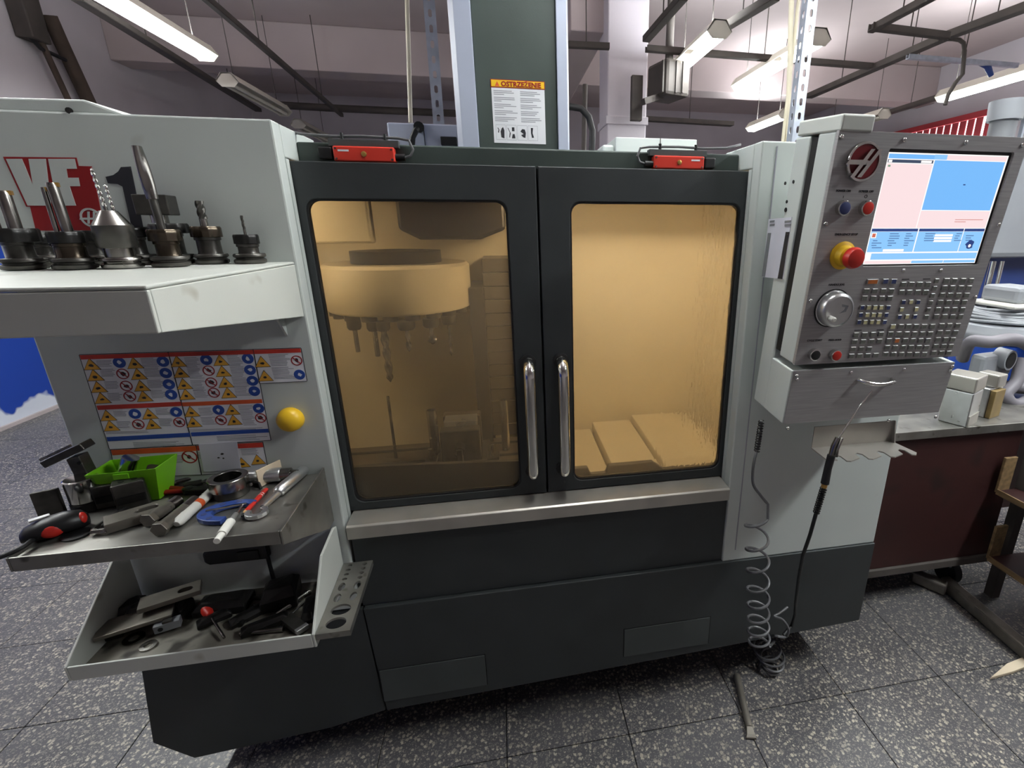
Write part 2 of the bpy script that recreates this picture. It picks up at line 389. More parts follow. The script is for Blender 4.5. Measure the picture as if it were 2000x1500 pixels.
def facing(x, y, z):      # text plane that faces -Y, upright
    return Matrix.Translation((x, y, z)) @ Matrix.Rotation(math.pi / 2, 4, 'X')
def pairs(a, b, z):
    A = at(*a, Z=z); B = at(*b, Z=z); d = B - A
    return (A + B) / 2, math.atan2(d.y, d.x), d.length
# ================================================================== the setting
CEIL = 3.9
# floor slab with separately laid terrazzo tiles
floor = struct(MB().box(-4.4, 7.0, -3.5, 11.0, -0.12, -0.012).build('floor', 'dark_gap'))
TS = 0.40
tile_mb = MB().box(-TS / 2 + 0.0012, TS / 2 - 0.0012, -TS / 2 + 0.0012, TS / 2 - 0.0012, -0.012, 0.0)
t0 = tile_mb.build('tile', 'terrazzo', floor, bevel=0.0012, seg=1)
first = True; done = set()
for i in range(-10, 8):
    for j in range(1, 14):
        x = (i + 0.5) * TS - 0.07; y = (j + 0.5) * TS - 0.06
        if len(done) >= 235: continue
        if y > 2.6 and x > -1.2: continue
        if x < -3.9: continue
        done.add((i, j))
        if first: t0.location = (x, y, 0); first = False
        else:
            o = t0.copy(); COL.objects.link(o); o.parent = floor; o.location = (x, y, random.uniform(-0.0006, 0))
rest = MB()
for i in range(-11, 18):
    for j in range(-9, 27):
        if (i, j) in done: continue
        x = (i + 0.5) * TS - 0.07; y = (j + 0.5) * TS - 0.06
        h = TS / 2 - 0.0012
        rest.box(x - h, x + h, y - h, y + h, -0.012, 0)
rest.build('far_tiles', 'terrazzo', floor, kind='stuff')
wl = struct(MB().box(-4.4, -4.2, -3.5, 11.0, 0, CEIL).build('wall_left', 'wall_paint'))
MB().box(-4.2, -4.19, -3.5, 11.0, 0, 1.62).build('painted_dado', 'blue_wall', wl)
MB().box(-4.19, -4.165, -3.5, 11.0, 0, 0.03).build('plinth', 'concrete', wl)
struct(MB().box(-4.4, 7.0, 10.6, 10.8, 0, CEIL).build('wall_back', 'wall_paint'))
wr = struct(MB().box(6.6, 6.8, -3.5, 10.6, 0, CEIL).build('wall_right', 'wall_paint'))
struct(MB().box(-4.4, 7.0, -3.7, -3.5, 0, CEIL).build('wall_front', 'concrete'))
ceil = struct(MB().box(-4.4, 7.0, -3.7, 10.8, CEIL, CEIL + 0.2).build('ceiling', 'ceiling_paint'))
for y in (2.6, 7.2):
    MB().box(-4.2, 6.6, y, y + 0.34, CEIL - 0.48, CEIL - 0.001).build('cross_beam', 'ceiling_paint', ceil, bevel=0.01)
MB().box(0.75, 1.10, 5.2, 10.6, CEIL - 0.55, CEIL - 0.002).build('long_beam', 'ceiling_paint', ceil, bevel=0.01)
# concrete column behind the machine
cl = struct(MB().box(1.06, 1.44, 5.0, 5.4, 0, CEIL).build('trim_1', 'wall_paint', bevel=0.012))
MB().box(1.045, 1.455, 4.985, 5.415, 2.55, 2.62).build('column_band', 'wall_paint', cl, bevel=0.006)
# window with red vertical blinds in the right-hand wall
wn = struct(MB().box(6.56, 6.6, 6.2, 8.6, 2.2, 3.06).build('window_1', 'daylight'))
for (y0, y1, z0, z1) in ((6.12, 8.68, 3.06, 3.14), (6.12, 8.68, 2.12, 2.20), (6.12, 6.2, 2.2, 3.06), (8.6, 8.68, 2.2, 3.06)):
    MB().box(6.52, 6.6, y0, y1, z0, z1).build('window_frame', 'blind_red', wn, bevel=0.004)
bl = MB().obox((0, 0, 0), 0.012, 0.085, 0.84).build('blind_slat', 'blind_red', wn)
for k in range(19):
    o = bl if k == 0 else bl.copy()
    if k: COL.objects.link(o); o.parent = wn
    o.location = (6.50, 6.27 + k * 0.126, 2.63); o.rotation_euler = (0, 0, math.radians(12))
# ------------------------------------------------------------------ fluorescent fixtures, tubes running away from the viewer
def fixture(x, y0, y1, z, label, lit=True, power=1.0, cat='ceiling light'):
    g = 'fluorescent ceiling fixtures'
    t = thing('fluorescent_fixture', label, cat, (x, (y0 + y1) / 2, z + 0.09), 0, g)
    prof = [(-0.10, -0.02), (-0.045, 0.055), (0.045, 0.055), (0.10, -0.02), (0.094, -0.02), (0.04, 0.048), (-0.04, 0.048), (-0.094, -0.02)]
    MB().prism([(x + a, z + 0.03 + b) for a, b in prof], 'y', y0, y1).build('reflector', 'fixture_white', t)
    for yy in (y0 + 0.004, y1 - 0.004):
        MB().prism([(x - 0.10, z + 0.012), (x - 0.05, z + 0.088), (x + 0.05, z + 0.088), (x + 0.10, z + 0.012), (x + 0.055, z - 0.036), (x - 0.055, z - 0.036)], 'y', yy - 0.004, yy + 0.004).build('end_plate', 'fixture_white', t)
    for dx in (-0.035, 0.035):
        MB().cyl((x + dx, y0 + 0.03, z - 0.016), (x + dx, y1 - 0.03, z - 0.016), 0.017, n=14).build('tube', 'tube' if lit else 'fixture_white', t, smooth=True)
    for yy in (y0 + 0.15, y1 - 0.15):
        MB().cyl((x, yy, z + 0.085), (x, yy, CEIL), 0.004, n=6).build('hanger', 'dark_tray', t)
    if lit:
        ld = bpy.data.lights.new('tube_light', 'AREA'); ld.shape = 'RECTANGLE'; ld.size = 0.16; ld.size_y = (y1 - y0) - 0.08
        ld.energy = LAMP_W * power * (y1 - y0) / 1.2; ld.color = LAMP_COL
        lo = bpy.data.objects.new('tube_light', ld); COL.objects.link(lo); lo.location = (x, (y0 + y1) / 2, z - 0.036)
        lo.parent = t; lo.matrix_parent_inverse = WORLD[t.name].inverted()
        # light that spills up past the narrow reflector
        lu = bpy.data.lights.new('tube_spill', 'AREA'); lu.shape = 'RECTANGLE'; lu.size = 0.1; lu.size_y = (y1 - y0) - 0.08; lu.energy = LAMP_W * SPILL; lu.color = LAMP_COL
        lo = bpy.data.objects.new('tube_spill', lu); COL.objects.link(lo); lo.location = (x, (y0 + y1) / 2, z + 0.092); lo.rotation_euler = (math.pi, 0, 0)
        lo.parent = t; lo.matrix_parent_inverse = WORLD[t.name].inverted()
    return t
fixture(-2.37, 4.05, 5.30, 3.0, 'lit fluorescent fixture at the upper left, above the machine cover')
fixture(-2.5, 5.9, 7.2, 2.95, 'unlit fluorescent fixture behind the lit one at upper left', lit=False)
fixture(-2.62, 8.0, 9.2, 2.95, 'unlit far fluorescent fixture just above the left red door switch', lit=False)
fixture(1.70, 4.0, 4.9, 3.0, 'short lit fluorescent fixture right of the white concrete column')
fixture(2.53, 4.0, 5.35, 3.0, 'lit fluorescent fixture crossing behind the right slotted strut')
fixture(3.72, 6.45, 7.35, 3.0, 'small far lit fluorescent fixture left of the right slotted strut')
fixture(4.98, 4.1, 5.35, 3.0, 'lit fluorescent fixture at the right edge above the screen')
fixture(4.97, 6.2, 7.4, 3.0, 'far fixture whose white end plate shows above the control pendant', lit=False)
for x, yy, pw, wd in ((-2.4, 0.8, 0.85, 'up left of the viewer'), (0.42, 0.65, 0.65, 'overhead in front of the doors'), (2.52, -0.15, 2.3, 'up right of the viewer'), (4.98, 1.2, 1.0, 'added for fill far right over the bench'), (-2.4, 2.5, 1.0, 'added for fill up left behind the machine'), (2.52, 1.8, 0.7, 'added for fill above and behind the bench')):
    fixture(x, yy, yy + 1.25, 3.0, 'lit fluorescent fixture out of view, ' + wd, True, pw)  # the last three are unseen fixtures added to raise the ambient light
# ------------------------------------------------------------------ conduits and cable trays under the ceiling
def run(name, pts, wdt, h, material, label, cat, hang=True, group='cable trays under the ceiling'):
    """channel-section tray along a polyline"""
    pts = [Vector(p) for p in pts]; wdt *= 0.62; h *= 0.8
    t = thing(name, label, cat, pts[0], 0, group)
    for a, b in zip(pts[:-1], pts[1:]):
        d = b - a; c = (a + b) / 2; L = d.length; rz = math.atan2(d.y, d.x); mb = MB()
        R = Matrix.Rotation(rz, 3, 'Z')
        mb.obox(c, L, wdt, 0.006, rz)
        for s_ in (-1, 1): mb.obox(c + R @ Vector((0, s_ * wdt / 2, h / 2)), L, 0.006, h, rz)
        mb.build('channel', material, t)
        if hang:
            k = max(1, int(L / 1.6))
            for i in range(k):
                p = a + d * ((i + 0.5) / k); MB().cyl(p, (p.x, p.y, CEIL), 0.005, n=6).build('hanger', 'dark_tray', t)
    return t
def pipe(name, pts, r, material, label, cat, n=10, group=None):
    return tag(MB().tube(pts, r, n).build(name, material, smooth=True), label, cat, group)
run('cable_tray', [at(150, 0, Z=3.14), at(505, 218, Z=3.14)], 0.12, 0.05, 'dark_tray', 'dark channel carrying the left row of fixtures', 'cable tray')
run('cable_tray', [at(400, 0, Z=3.05), at(668, 228, Z=3.05)], 0.06, 0.05, 'dark_tray', 'dark cable tray slanting down to the red door switch at left', 'cable tray')
pipe('ceiling_pipe', [at(540, 205, Y=7.6), at(665, 212, Y=7.6), at(900, 222, Y=7.6)], 0.045, 'dark_tray', 'dark pipe running across behind the yellowish conduit', 'pipe')
run('cable_tray', [at(1262, 82, Z=3.05), at(1335, 0, Z=3.05)], 0.09, 0.05, 'dark_tray', 'cable tray with orange edge beside the concrete column top', 'cable tray')
run('cable_tray', [at(1395, 72, Z=3.12), at(1515, 0, Z=3.12)], 0.10, 0.06, 'dark_tray', 'dark tray above the short lit fixture right of the column', 'cable tray')
run('cable_tray', [at(1100, 92, Z=3.05), at(1190, 96, Z=3.05)], 0.08, 0.05, 'dark_tray', 'short slotted tray between the machine column and concrete column', 'cable tray')
run('cable_tray', [at(1262, 100, Z=3.05), at(1700, 134, Z=3.05)], 0.09, 0.05, 'dark_tray', 'tray running across behind the short lit fixture and the strut', 'cable tray')
run('cable_tray', [at(1258, 236, Z=2.95), at(1430, 246, Z=2.95)], 0.16, 0.06, 'dark_tray', 'far tray low behind the motor right of the column', 'cable tray')
run('cable_tray', [at(1580, 192, Z=3.05), at(1720, 132, Z=3.05), at(1850, 76, Z=3.05), at(2060, 0, Z=3.05)], 0.12, 0.06, 'dark_tray', 'long dark cable tray climbing to the upper right corner', 'cable tray')
run('cable_tray', [at(1700, 58, Z=2.95), at(1850, 76, Z=2.95)], 0.07, 0.05, 'dark_tray', 'horizontal arm of the hanging triangular tray frame', 'cable tray')
run('cable_tray', [at(1700, 64, Z=2.95), at(1835, -8, Z=2.95)], 0.07, 0.05, 'dark_tray', 'slanted arm of the hanging triangular tray frame', 'cable tray')
run('cable_tray', [at(1772, 115, Z=2.95), at(1985, 132, Z=2.95)], 0.05, 0.04, 'galvanised', 'pale thin perforated rail right of the slotted strut', 'cable tray')
run('cable_tray', [at(1720, 228, Z=3.1), at(1845, 190, Z=3.1)], 0.12, 0.06, 'dark_tray', 'dark channel leading to the fixture above the screen', 'cable tray')
HYc = at(1868, 76, Z=3.06).y
pipe('cable_hose', [at(1850, 76, Z=3.05), at(1862, 76, Y=HYc), at(1874, 78, Y=HYc), at(1882, 84, Y=HYc), at(1884, 100, Y=HYc), at(1880, 145, Y=HYc), at(1866, 162, Y=HYc), at(1852, 185, Y=HYc), at(1846, 205, Y=HYc)], 0.016, 'dark_tray', 'dark cable dropping from the tray at upper right', 'cable')
pipe('cable_hose', [at(1885, 124, Z=2.96), at(1912, 122, Y=at(1885, 124, Z=2.96).y), at(1928, 128, Y=at(1885, 124, Z=2.96).y), at(1936, 148, Y=at(1885, 124, Z=2.96).y)], [0.012, 0.02, 0.028, 0.02], 'blue_enamel', 'bluish hose bend above the right edge fixture', 'hose')
# motor / box with pipe on the concrete column
t = thing('ceiling_motor', 'grey motor unit bracketed to the concrete column', 'motor', at(1300, 165, Y=4.7))
a = at(1305, 160, Y=4.7)
MB().obox(a, 0.26, 0.3, 0.28, 0.3).build('housing', 'dark_tray', t, bevel=0.03)
MB().obox(a + Vector((-0.10, -0.05, -0.13)), 0.40, 0.05, 0.05, 0.5, 0, -0.35).build('bracket', 'dark_tray', t, bevel=0.004)
MB().obox(a + Vector((-0.26, 0.1, -0.12)), 0.10, 0.06, 0.36).build('mount', 'dark_tray', t, bevel=0.004)
for k in range(4): MB().obox(a + Vector((-0.1 + k * 0.06, -0.155, 0)), 0.015, 0.02, 0.24, 0.3).build('fin', 'dark_tray', t)
MB().tube([a + Vector((0, 0, 0.1)), at(1308, 80, Y=4.7), at(1312, 0, Y=4.7), at(1314, -60, Y=4.7)], 0.035, 10).build('pipe', 'dark_tray', t, smooth=True)
pipe('bent_hose', [at(1112, 208, Y=3.0), at(1135, 212, Y=3.0), at(1150, 228, Y=3.0), at(1157, 255, Y=3.0), at(1156, 300, Y=3.0), (at(1156, 300, Y=3.0).x, 3.0, 0.02)], 0.018, 'rubber', 'black hose bending down between the machine column and concrete column', 'hose')
pipe('drop_pipe', [at(1143, 165, Y=4.2), at(1140, 300, Y=4.2), (at(1140, 300, Y=4.2).x, 4.2, 0.0)], 0.02, 'dark_tray', 'thin dark pipe standing beside the bent black hose', 'pipe')
# yellowish conduit and slotted strut over the back cabinet
pipe('conduit', [at(794, -40, Y=2.25), at(795, 0, Y=2.25), at(802, 240, Y=2.25)], 0.008, 'pvc_cream', 'cream plastic conduit rising beside the left slotted strut', 'pipe')
def strut(x0, x1, Y, ptop, pbot, label, dx=0.0):
    """slotted angle section: two flanges with a row of long holes"""
    A = at(*pbot, Y=Y); B = at(*ptop, Y=Y); A = A + (A - B) * ((A.z - x0) / (B.z - A.z)); L = (B - A).length + 1.1
    t = thing('slotted_strut', label, 'strut', A, 0, 'slotted steel struts')
    wd = 0.042; ax = (B - A).normalized()
    side = Vector((1, 0, 0)); side = (side - ax * side.dot(ax)).normalized(); back = ax.cross(side)
    def P(u, h, d=0): return A + side * u + ax * h + back * d
    pitch = 0.05; mb = MB(); h = 0
    for (o_, rev) in ((0, False), (1, True)):
        def Q(u, hh, d): return P(u, hh, d) if not rev else P(wd * 1.0 if False else d, hh, -u if back.y < 0 else u)
        n = int(L / pitch)
        for k in range(n):
            z0 = k * pitch
            inn, dr = rrect(wd * 0.34, wd * 0.66, z0 + 0.011, z0 + 0.037, 0.0064, 3)
            out = outer_for(dr, 0, wd, z0, z0 + pitch)
            m = len(inn); vs = [Q(*p, 0.0) for p in out] + [Q(*p, 0.0) for p in inn] + [Q(*p, 0.003) for p in out] + [Q(*p, 0.003) for p in inn]
            mb.add(vs, [q for i in range(m) for j in ((i + 1) % m,) for q in ((i, j, m + j, m + i), (2 * m + i, 3 * m + i, 3 * m + j, 2 * m + j), (m + i, m + j, 3 * m + j, 3 * m + i))])
    mb.build('slotted_flange', 'galvanised', t)
    return t
strut(at(800, 240, Y=2.2).z + 0.001, 0, 2.22, (826, 0), (848, 262), 'slotted galvanised strut left of the machine column')
strut(1.812, 0, 2.0, (1578, 0), (1548, 262), 'slotted galvanised strut standing behind the control pendant')
for dx in (0, 1):
    pipe('conduit', [at(1565 - dx * 14, -40, Y=2.1), at(1560 - dx * 14, 0, Y=2.1), at(1530 + dx * 8, 265, Y=2.1), (at(1530 + dx * 8, 265, Y=2.1).x, 2.09, 1.813)], 0.007 + 0.003 * dx, 'pvc_cream', ('thin pale conduit against the right slotted strut', 'thicker pale conduit left of the right slotted strut')[dx], 'pipe')
# pipes and box on the left wall
WX = -4.10
def drop(P): return P + [(P[-1].x, P[-1].y, 0.0)]
pipe('wall_pipe', drop([at(96, 30, X=WX), at(118, 80, X=WX), at(172, 196, X=WX), at(190, 235, X=WX)]), 0.06, 'rust_pipe', 'thick brownish pipe at the far upper left', 'pipe')
pipe('wall_pipe', drop([at(60, 40, X=WX), at(75, 70, X=WX), at(132, 192, X=WX)]), 0.026, 'rust_pipe', 'thinner pipe left of the thick brownish pipe', 'pipe')
t = thing('wall_box', 'dark electrical box at the top left corner', 'electrical box', at(52, 30, X=-4.12))
MB().obox(at(52, 30, X=-4.12), 0.14, 0.2, 0.4).build('housing', 'dark_tray', t, bevel=0.01)
MB().tube([at(55, 68, X=-4.1), at(80, 95, X=-4.1), at(130, 118, X=-4.1)], 0.018, 8).build('cable', 'rubber', t, smooth=True)
# ------------------------------------------------------------------ cabinets standing behind the machine
t = thing('electrical_cabinet', 'pale electrical cabinet behind the machine, left of its column', 'cabinet', (-0.28, 2.35, 0))
MB().box(at(755, 240, Y=2.2).x, -0.05, 2.2, 2.5, 0.0, at(800, 240, Y=2.2).z).build('body', 'lilac_paint', t, bevel=0.006)
MB().box(-0.27, -0.268, 2.196, 2.2, 0, 1.99).build('door_seam', 'dark_gap', t)
MB().tube([at(818, 248, Y=2.19), at(812, 256, Y=2.16), at(806, 268, Y=2.16), at(804, 292, Y=2.17)], 0.011, 8).build('cable', 'rubber', t, smooth=True)
MB().cyl(at(818, 248, Y=2.2), at(818, 248, Y=2.17), 0.02, n=12).build('cable_gland', 'black_plastic', t, smooth=True)
MB().box(at(862, 280, Y=2.19).x, at(893, 280, Y=2.19).x, 2.17, 2.2, at(862, 284, Y=2.19).z, at(862, 268, Y=2.19).z).build('latch', 'black_plastic', t, bevel=0.002)
t = thing('transformer_box', 'white box standing behind the machine below the concrete column', 'cabinet', (0.6, 2.3, 0))
a = at(1180, 268, Y=2.16); b = at(1362, 270, Y=2.16)
MB().box(a.x + 0.05, b.x, 2.16, 2.46, 0, b.z - 0.005).build('body', 'white_paint', t, bevel=0.004)
MB().box(a.x, a.x + 0.05, 2.19, 2.46, 0, b.z - 0.03).build('side_cover', 'white_paint', t, bevel=0.01)
MB().box(a.x + 0.05 + 0.19, a.x + 0.05 + 0.192, 2.157, 2.16, 1.6, b.z - 0.006).build('seam', 'dark_gap', t)
# ================================================================== the milling machine
YF, YD, YB = 1.24, 1.30, 2.12          # front sheet metal, doors, back of the enclosure
mach = thing('milling_machine', 'grey-white vertical milling machine with two charcoal windowed doors', 'milling machine', (0.1, 1.5, 0))
def mp(mb, name, material, parent=None, **k): return mb.build(name, material, parent or mach, **k)
XL, XO, XP, XR = -1.01, -0.457, 0.660, 1.226     # left end, opening edges, right end
lp = mp(MB().box(XL, XO, YF, YF + 0.04, 0.56, 1.82), 'front_panel', 'white_paint', bevel=0.004)
lp['label'] = 'white front panel left of the doors'
mp(MB().box(XO - 0.018, XO, YF + 0.041, 1.49, 1.752, 1.819), 'top_return', 'white_paint', bevel=0.003)
mp(MB().box(XL, XO - 0.02, YF + 0.04, YB, 1.78, 1.819), 'roof_panel', 'white_paint', bevel=0.003)
mp(MB().box(XL, XL + 0.02, YF + 0.04, YB, 0.2, 1.78), 'side_panel', 'white_paint')
mp(MB().box(XO - 0.012, XO + 0.001, YF + 0.0395, YD - 0.004, 0.74, 1.75), 'opening_edge', 'white_paint')
rp_ = mp(MB().box(XP, XR, YF, YF + 0.04, 0.558, 1.812), 'front_panel', 'white_paint', bevel=0.004)
rp_['label'] = 'white front panel right of the doors, below the control pendant'
mp(MB().box(XP, XP + 0.018, YF + 0.041, 1.45, 1.752, 1.811), 'top_return', 'white_paint', bevel=0.003)
mp(MB().box(XP + 0.02, XR, YF + 0.04, YB, 1.78, 1.811), 'roof_panel', 'white_paint', bevel=0.003)
mp(MB().box(XR - 0.02, XR, YF + 0.04, YB, 0.2, 1.78), 'side_panel', 'white_paint')
mp(MB().box(XP - 0.001, XP + 0.012, YF + 0.0395, YD - 0.004, 0.74, 1.75), 'opening_edge', 'white_paint')
# raised strip on the right panel beside the pendant and its top seam
mp(MB().box(0.70, 0.703, YF - 0.002, YF, 0.60, 1.80), 'panel_seam', 'grey_print')
# top cover on the left cabinet
tc_ = MB().prism([(XL, 1.819), (-0.725, 1.819), (-0.795, 1.845), (XL, 1.842)], 'y', YF + 0.01, 1.7)
mp(tc_, 'top_cover', 'white_paint', bevel=0.004)
mp(MB().cyl(at(135, 216, Y=YF + 0.008), at(135, 216, Y=YF - 0.0), 0.006, n=10), 'cover_bolt', 'black_oxide')
# header beam behind the door tops
hb = mp(MB().box(XO, XP, 1.36, 1.46, 1.69, 1.796), 'header_beam', 'green_grey', bevel=0.004)
mp(MB().box(XO, XP, 1.46, YB, 1.77, 1.785), 'roof_panel', 'green_grey')  # unseen roof kept closed around the column to hold the work light in
# sill and lower sheet metal
mp(MB().prism([(1.226, 0.797), (1.226, 0.834), (1.232, 0.838), (1.335, 0.842), (1.335, 0.82), (1.25, 0.797)], 'x', XO + 0.006, XP - 0.004), 'steel_sill', 'steel', bevel=0.0015)
mp(MB().box(XO + 0.008, XP, YF + 0.008, YF + 0.03, 0.56, 0.80), 'lower_panel', 'charcoal_paint')
mp(MB().prism([(-0.446, 0.558), (1.226, 0.558), (1.226, 0.225), (0.62, 0.20), (-0.43, 0.165)], 'y', YF - 0.006, YF + 0.012), 'base_panel', 'charcoal_paint', bevel=0.0025)
mp(MB().prism([(-1.012, 0.56), (-0.449, 0.556), (-0.434, 0.165), (-0.60, 0.13), (-0.98, 0.10), (-1.068, 0.185), (-1.03, 0.46)], 'y', YF - 0.004, YF + 0.012), 'base_panel', 'charcoal_paint', bevel=0.0025)
mp(MB().prism([(-0.98, 0.10), (-0.60, 0.13), (0.62, 0.20), (1.22, 0.225), (1.22, 0.50), (-0.98, 0.50)], 'y', YF + 0.03, YB), 'base_light_block', 'dark_gap')  # black filler added so no light shows under the machine
for x in (-0.85, 0.0, 1.05):
    for y in (1.5, 2.0): mp(MB().lathe([(0.06, 0), (0.06, 0.02), (0.02, 0.03), (0.02, 0.21)], 16, (x, y, 0)), 'levelling_foot', 'dark_steel', smooth=True)
for (a, b, c, d) in (((745, 1310), (948, 1278), (950, 1345), (748, 1374)), ((1219, 1232), (1385, 1203), (1384, 1255), (1219, 1283))):
    P = [at(*p, Y=YF - 0.006) for p in (a, b, c, d)]
    x0 = (P[0].x + P[3].x) / 2; x1 = (P[1].x + P[2].x) / 2; z1 = (P[0].z + P[1].z) / 2; z0 = max(0.205, (P[2].z + P[3].z) / 2)
    ap = mp(MB().box(x0, x1, YF - 0.0085, YF - 0.0055, z0, z1), 'access_panel', 'charcoal_panel', bevel=0.001)
    mb = MB()
    for q in ((x0 - 0.003, x0 - 0.0005, z0, z1 + 0.003), (x1 + 0.0005, x1 + 0.003, z0, z1 + 0.003), (x0 - 0.003, x1 + 0.003, z1 + 0.0005, z1 + 0.003)):
        mb.box(q[0], q[1], YF - 0.0068, YF - 0.0058, q[2], q[3])
    mb.build('panel_gap', 'dark_gap', ap)
# doors
def door(x0, x1, wx0, wx1, wz0, wz1, hx, lab):
    z0, z1 = 0.843, 1.748
    inn, dr = rrect(wx0, wx1, wz0, wz1, 0.028)
    d = mp(MB().holed(outer_for(dr, x0, x1, z0, z1), inn, YD, YD + 0.028), 'door', 'charcoal_paint', bevel=0.0025)
    d['label'] = lab
    g_in, _ = rrect(wx0 + 0.004, wx1 - 0.004, wz0 + 0.004, wz1 - 0.004, 0.026)
    MB().holed(inn, g_in, YD + 0.003, YD + 0.02).build('window_gasket', 'rubber', d)
    p = MB().prism(rrect(wx0 + 0.002, wx1 - 0.002, wz0 + 0.002, wz1 - 0.002, 0.027)[0], 'y', YD + 0.010, YD + 0.015).build('window_pane', 'hazy_pane', d)
    p['label'] = 'amber hazed window pane'
    zt, zb = 1.252, 0.922; pts = [(hx, YD + 0.002, zt)]
    for k in range(9):
        a = math.pi / 2 * k / 8; pts.append((hx, YD - 0.022 - 0.03 * math.sin(a), zt - 0.03 + 0.03 * math.cos(a)))
    for k in range(9):
        a = math.pi / 2 * k / 8; pts.append((hx, YD - 0.022 - 0.03 * math.cos(a), zb + 0.03 - 0.03 * math.sin(a)))
    pts.append((hx, YD + 0.002, zb))
    h = MB().tube(pts, 0.0155, 20).build('handle', 'chrome', d, smooth=True); h['label'] = 'chrome bow handle'
    for z in (zt, zb):
        MB().lathe([(0.022, 0), (0.022, -0.004), (0.017, -0.006)], 20, (hx, YD, z), 'y').build('handle_rosette', 'black_plastic', d)
    return d
dl = door(-0.50, 0.0965, -0.440, 0.022, 0.866, 1.668, 0.0575, 'charcoal left door with hazed window')
dr_ = door(0.1015, 0.70, 0.180, 0.648, 0.872, 1.667, 0.148, 'charcoal right door with hazed window')
MB().box(0.086, 0.112, YD + 0.0285, YD + 0.036, 0.845, 1.746).build('gap_light_stop', 'rubber', dl)  # dark strip added behind the door gap to stop interior light showing
# interlock switches on the header
def interlock(px0, px1, py0, py1, flip):
    a = at(px0, py0, Y=1.335); b = at(px1, py1, Y=1.335); s = -1 if flip else 1
    bx = mp(MB().box(a.x, b.x, 1.335, 1.362, b.z, a.z), 'door_switch', 'red_switch', bevel=0.003); bx['label'] = 'red door interlock switch'
    cz = (a.z + b.z) / 2; cxm = (a.x + b.x) / 2
    MB().lathe([(0.006, 0), (0.006, -0.002), (0.003, -0.003)], 14, (cxm, 1.335, cz), 'y').build('lock_screw', 'brass', bx)
    for sx in (-1, 1):
        for sz in (-1, 1):
            MB().lathe([(0.0026, 0), (0.0022, -0.0016)], 10, (cxm + sx * ((b.x - a.x) / 2 - 0.006), 1.335, cz + sz * 0.011), 'y').build('screw', 'tool_steel', bx)
    e = (a.x - 0.004) if not flip else (b.x + 0.004)
    MB().box(*sorted((e, e - s * 0.03)), 1.34, 1.362, cz - 0.012, cz + 0.014).build('key_head', 'black_plastic', bx, bevel=0.003)
    e2 = b.x if not flip else a.x
    MB().cyl((e2, 1.348, cz - 0.004), (e2 + s * 0.022, 1.348, cz - 0.004), 0.008, n=12).build('cable_gland', 'black_plastic', bx, smooth=True)
    zt = a.z + 0.022
    pts = [(e2 + s * 0.022, 1.348, cz - 0.004), (e2 + s * 0.035, 1.348, cz), (e2 + s * 0.042, 1.348, cz + 0.014), (e2 + s * 0.034, 1.35, zt - 0.004), (e2 + s * 0.01, 1.352, zt), (cxm, 1.352, zt + 0.002), (a.x if not flip else b.x, 1.352, zt), ((a.x if not flip else b.x) - s * 0.07, 1.36, zt + 0.004), ((a.x if not flip else b.x) - s * 0.13, 1.40, zt + 0.02)]
    MB().tube(pts, 0.0032, 8).build('cable', 'grey_hose', bx, smooth=True)
    MB().box(a.x - 0.01, b.x + 0.01, 1.345, 1.37, a.z, a.z + 0.016).build('mounting_rail', 'charcoal_panel', bx, bevel=0.001)
    for xx in (a.x + 0.02, b.x - 0.02): MB().cyl((xx, 1.352, a.z + 0.012), (xx, 1.352, zt + 0.008), 0.004, n=10).build('cable_clip', 'black_plastic', bx)
    q = MB().box(cxm - s * 0.045 - 0.012, cxm - s * 0.045 + 0.012, 1.3345, 1.335, a.z - 0.012, a.z - 0.008).build('print', 'white_print', bx)
interlock(648, 772, 284, 317, False)
interlock(1278, 1375, 303, 331, True)
# column cover over the spindle
CYp = 1.70
col = mp(MB().box(-0.046, 0.200, CYp, 2.1, 1.786, 3.1), 'column_cover', 'green_grey', bevel=0.003)
MB().prism([(-0.112, CYp + 0.03), (-0.095, CYp - 0.004), (-0.046, CYp - 0.012), (-0.046, 2.1), (-0.112, 2.1)], 'z', 1.786, 3.1).build('column_rail', 'lilac_paint', col, bevel=0.002)
MB().prism([(0.238, CYp + 0.01), (0.232, CYp - 0.008), (0.200, CYp - 0.012), (0.200, 2.1), (0.238, 2.1)], 'z', 1.786, 3.1).build('column_rail', 'lilac_paint', col, bevel=0.002)
# warning label on the column
x0, x1, z0, z1 = 0.0, 0.161, 1.858, 2.031; y = CYp - 0.0012
wl_ = MB().box(x0, x1, y, CYp, z0, z1).build('warning_label', 'white_print', col); wl_['label'] = 'white warning sheet with yellow header reading OSTRZEŻENIE'
hd = 0.021
MB().box(x0 - 0.0015, x1 + 0.0015, y - 0.0004, y, z1 - hd, z1 + 0.0015).build('header_border', 'red_print', wl_)
MB().box(x0 + 0.0005, x1 - 0.0005, y - 0.0008, y - 0.0002, z1 - hd + 0.0025, z1 - 0.0005).build('header_field', 'yellow', wl_)
text('OSTRZEŻENIE', 0.0185, 'header_lettering', 'red_print', wl_, facing(x0 + 0.090, y - 0.0012, z1 - hd / 2 - 0.0005), xscale=1.04, bold=0.0007)
MB().prism([(x0 + 0.011, z1 - 0.017), (x0 + 0.025, z1 - 0.017), (x0 + 0.018, z1 - 0.004)], 'y', y - 0.0011, y - 0.0006).build('header_symbol', 'orange_print', wl_)
rnd = random.Random(3)
mb = MB()
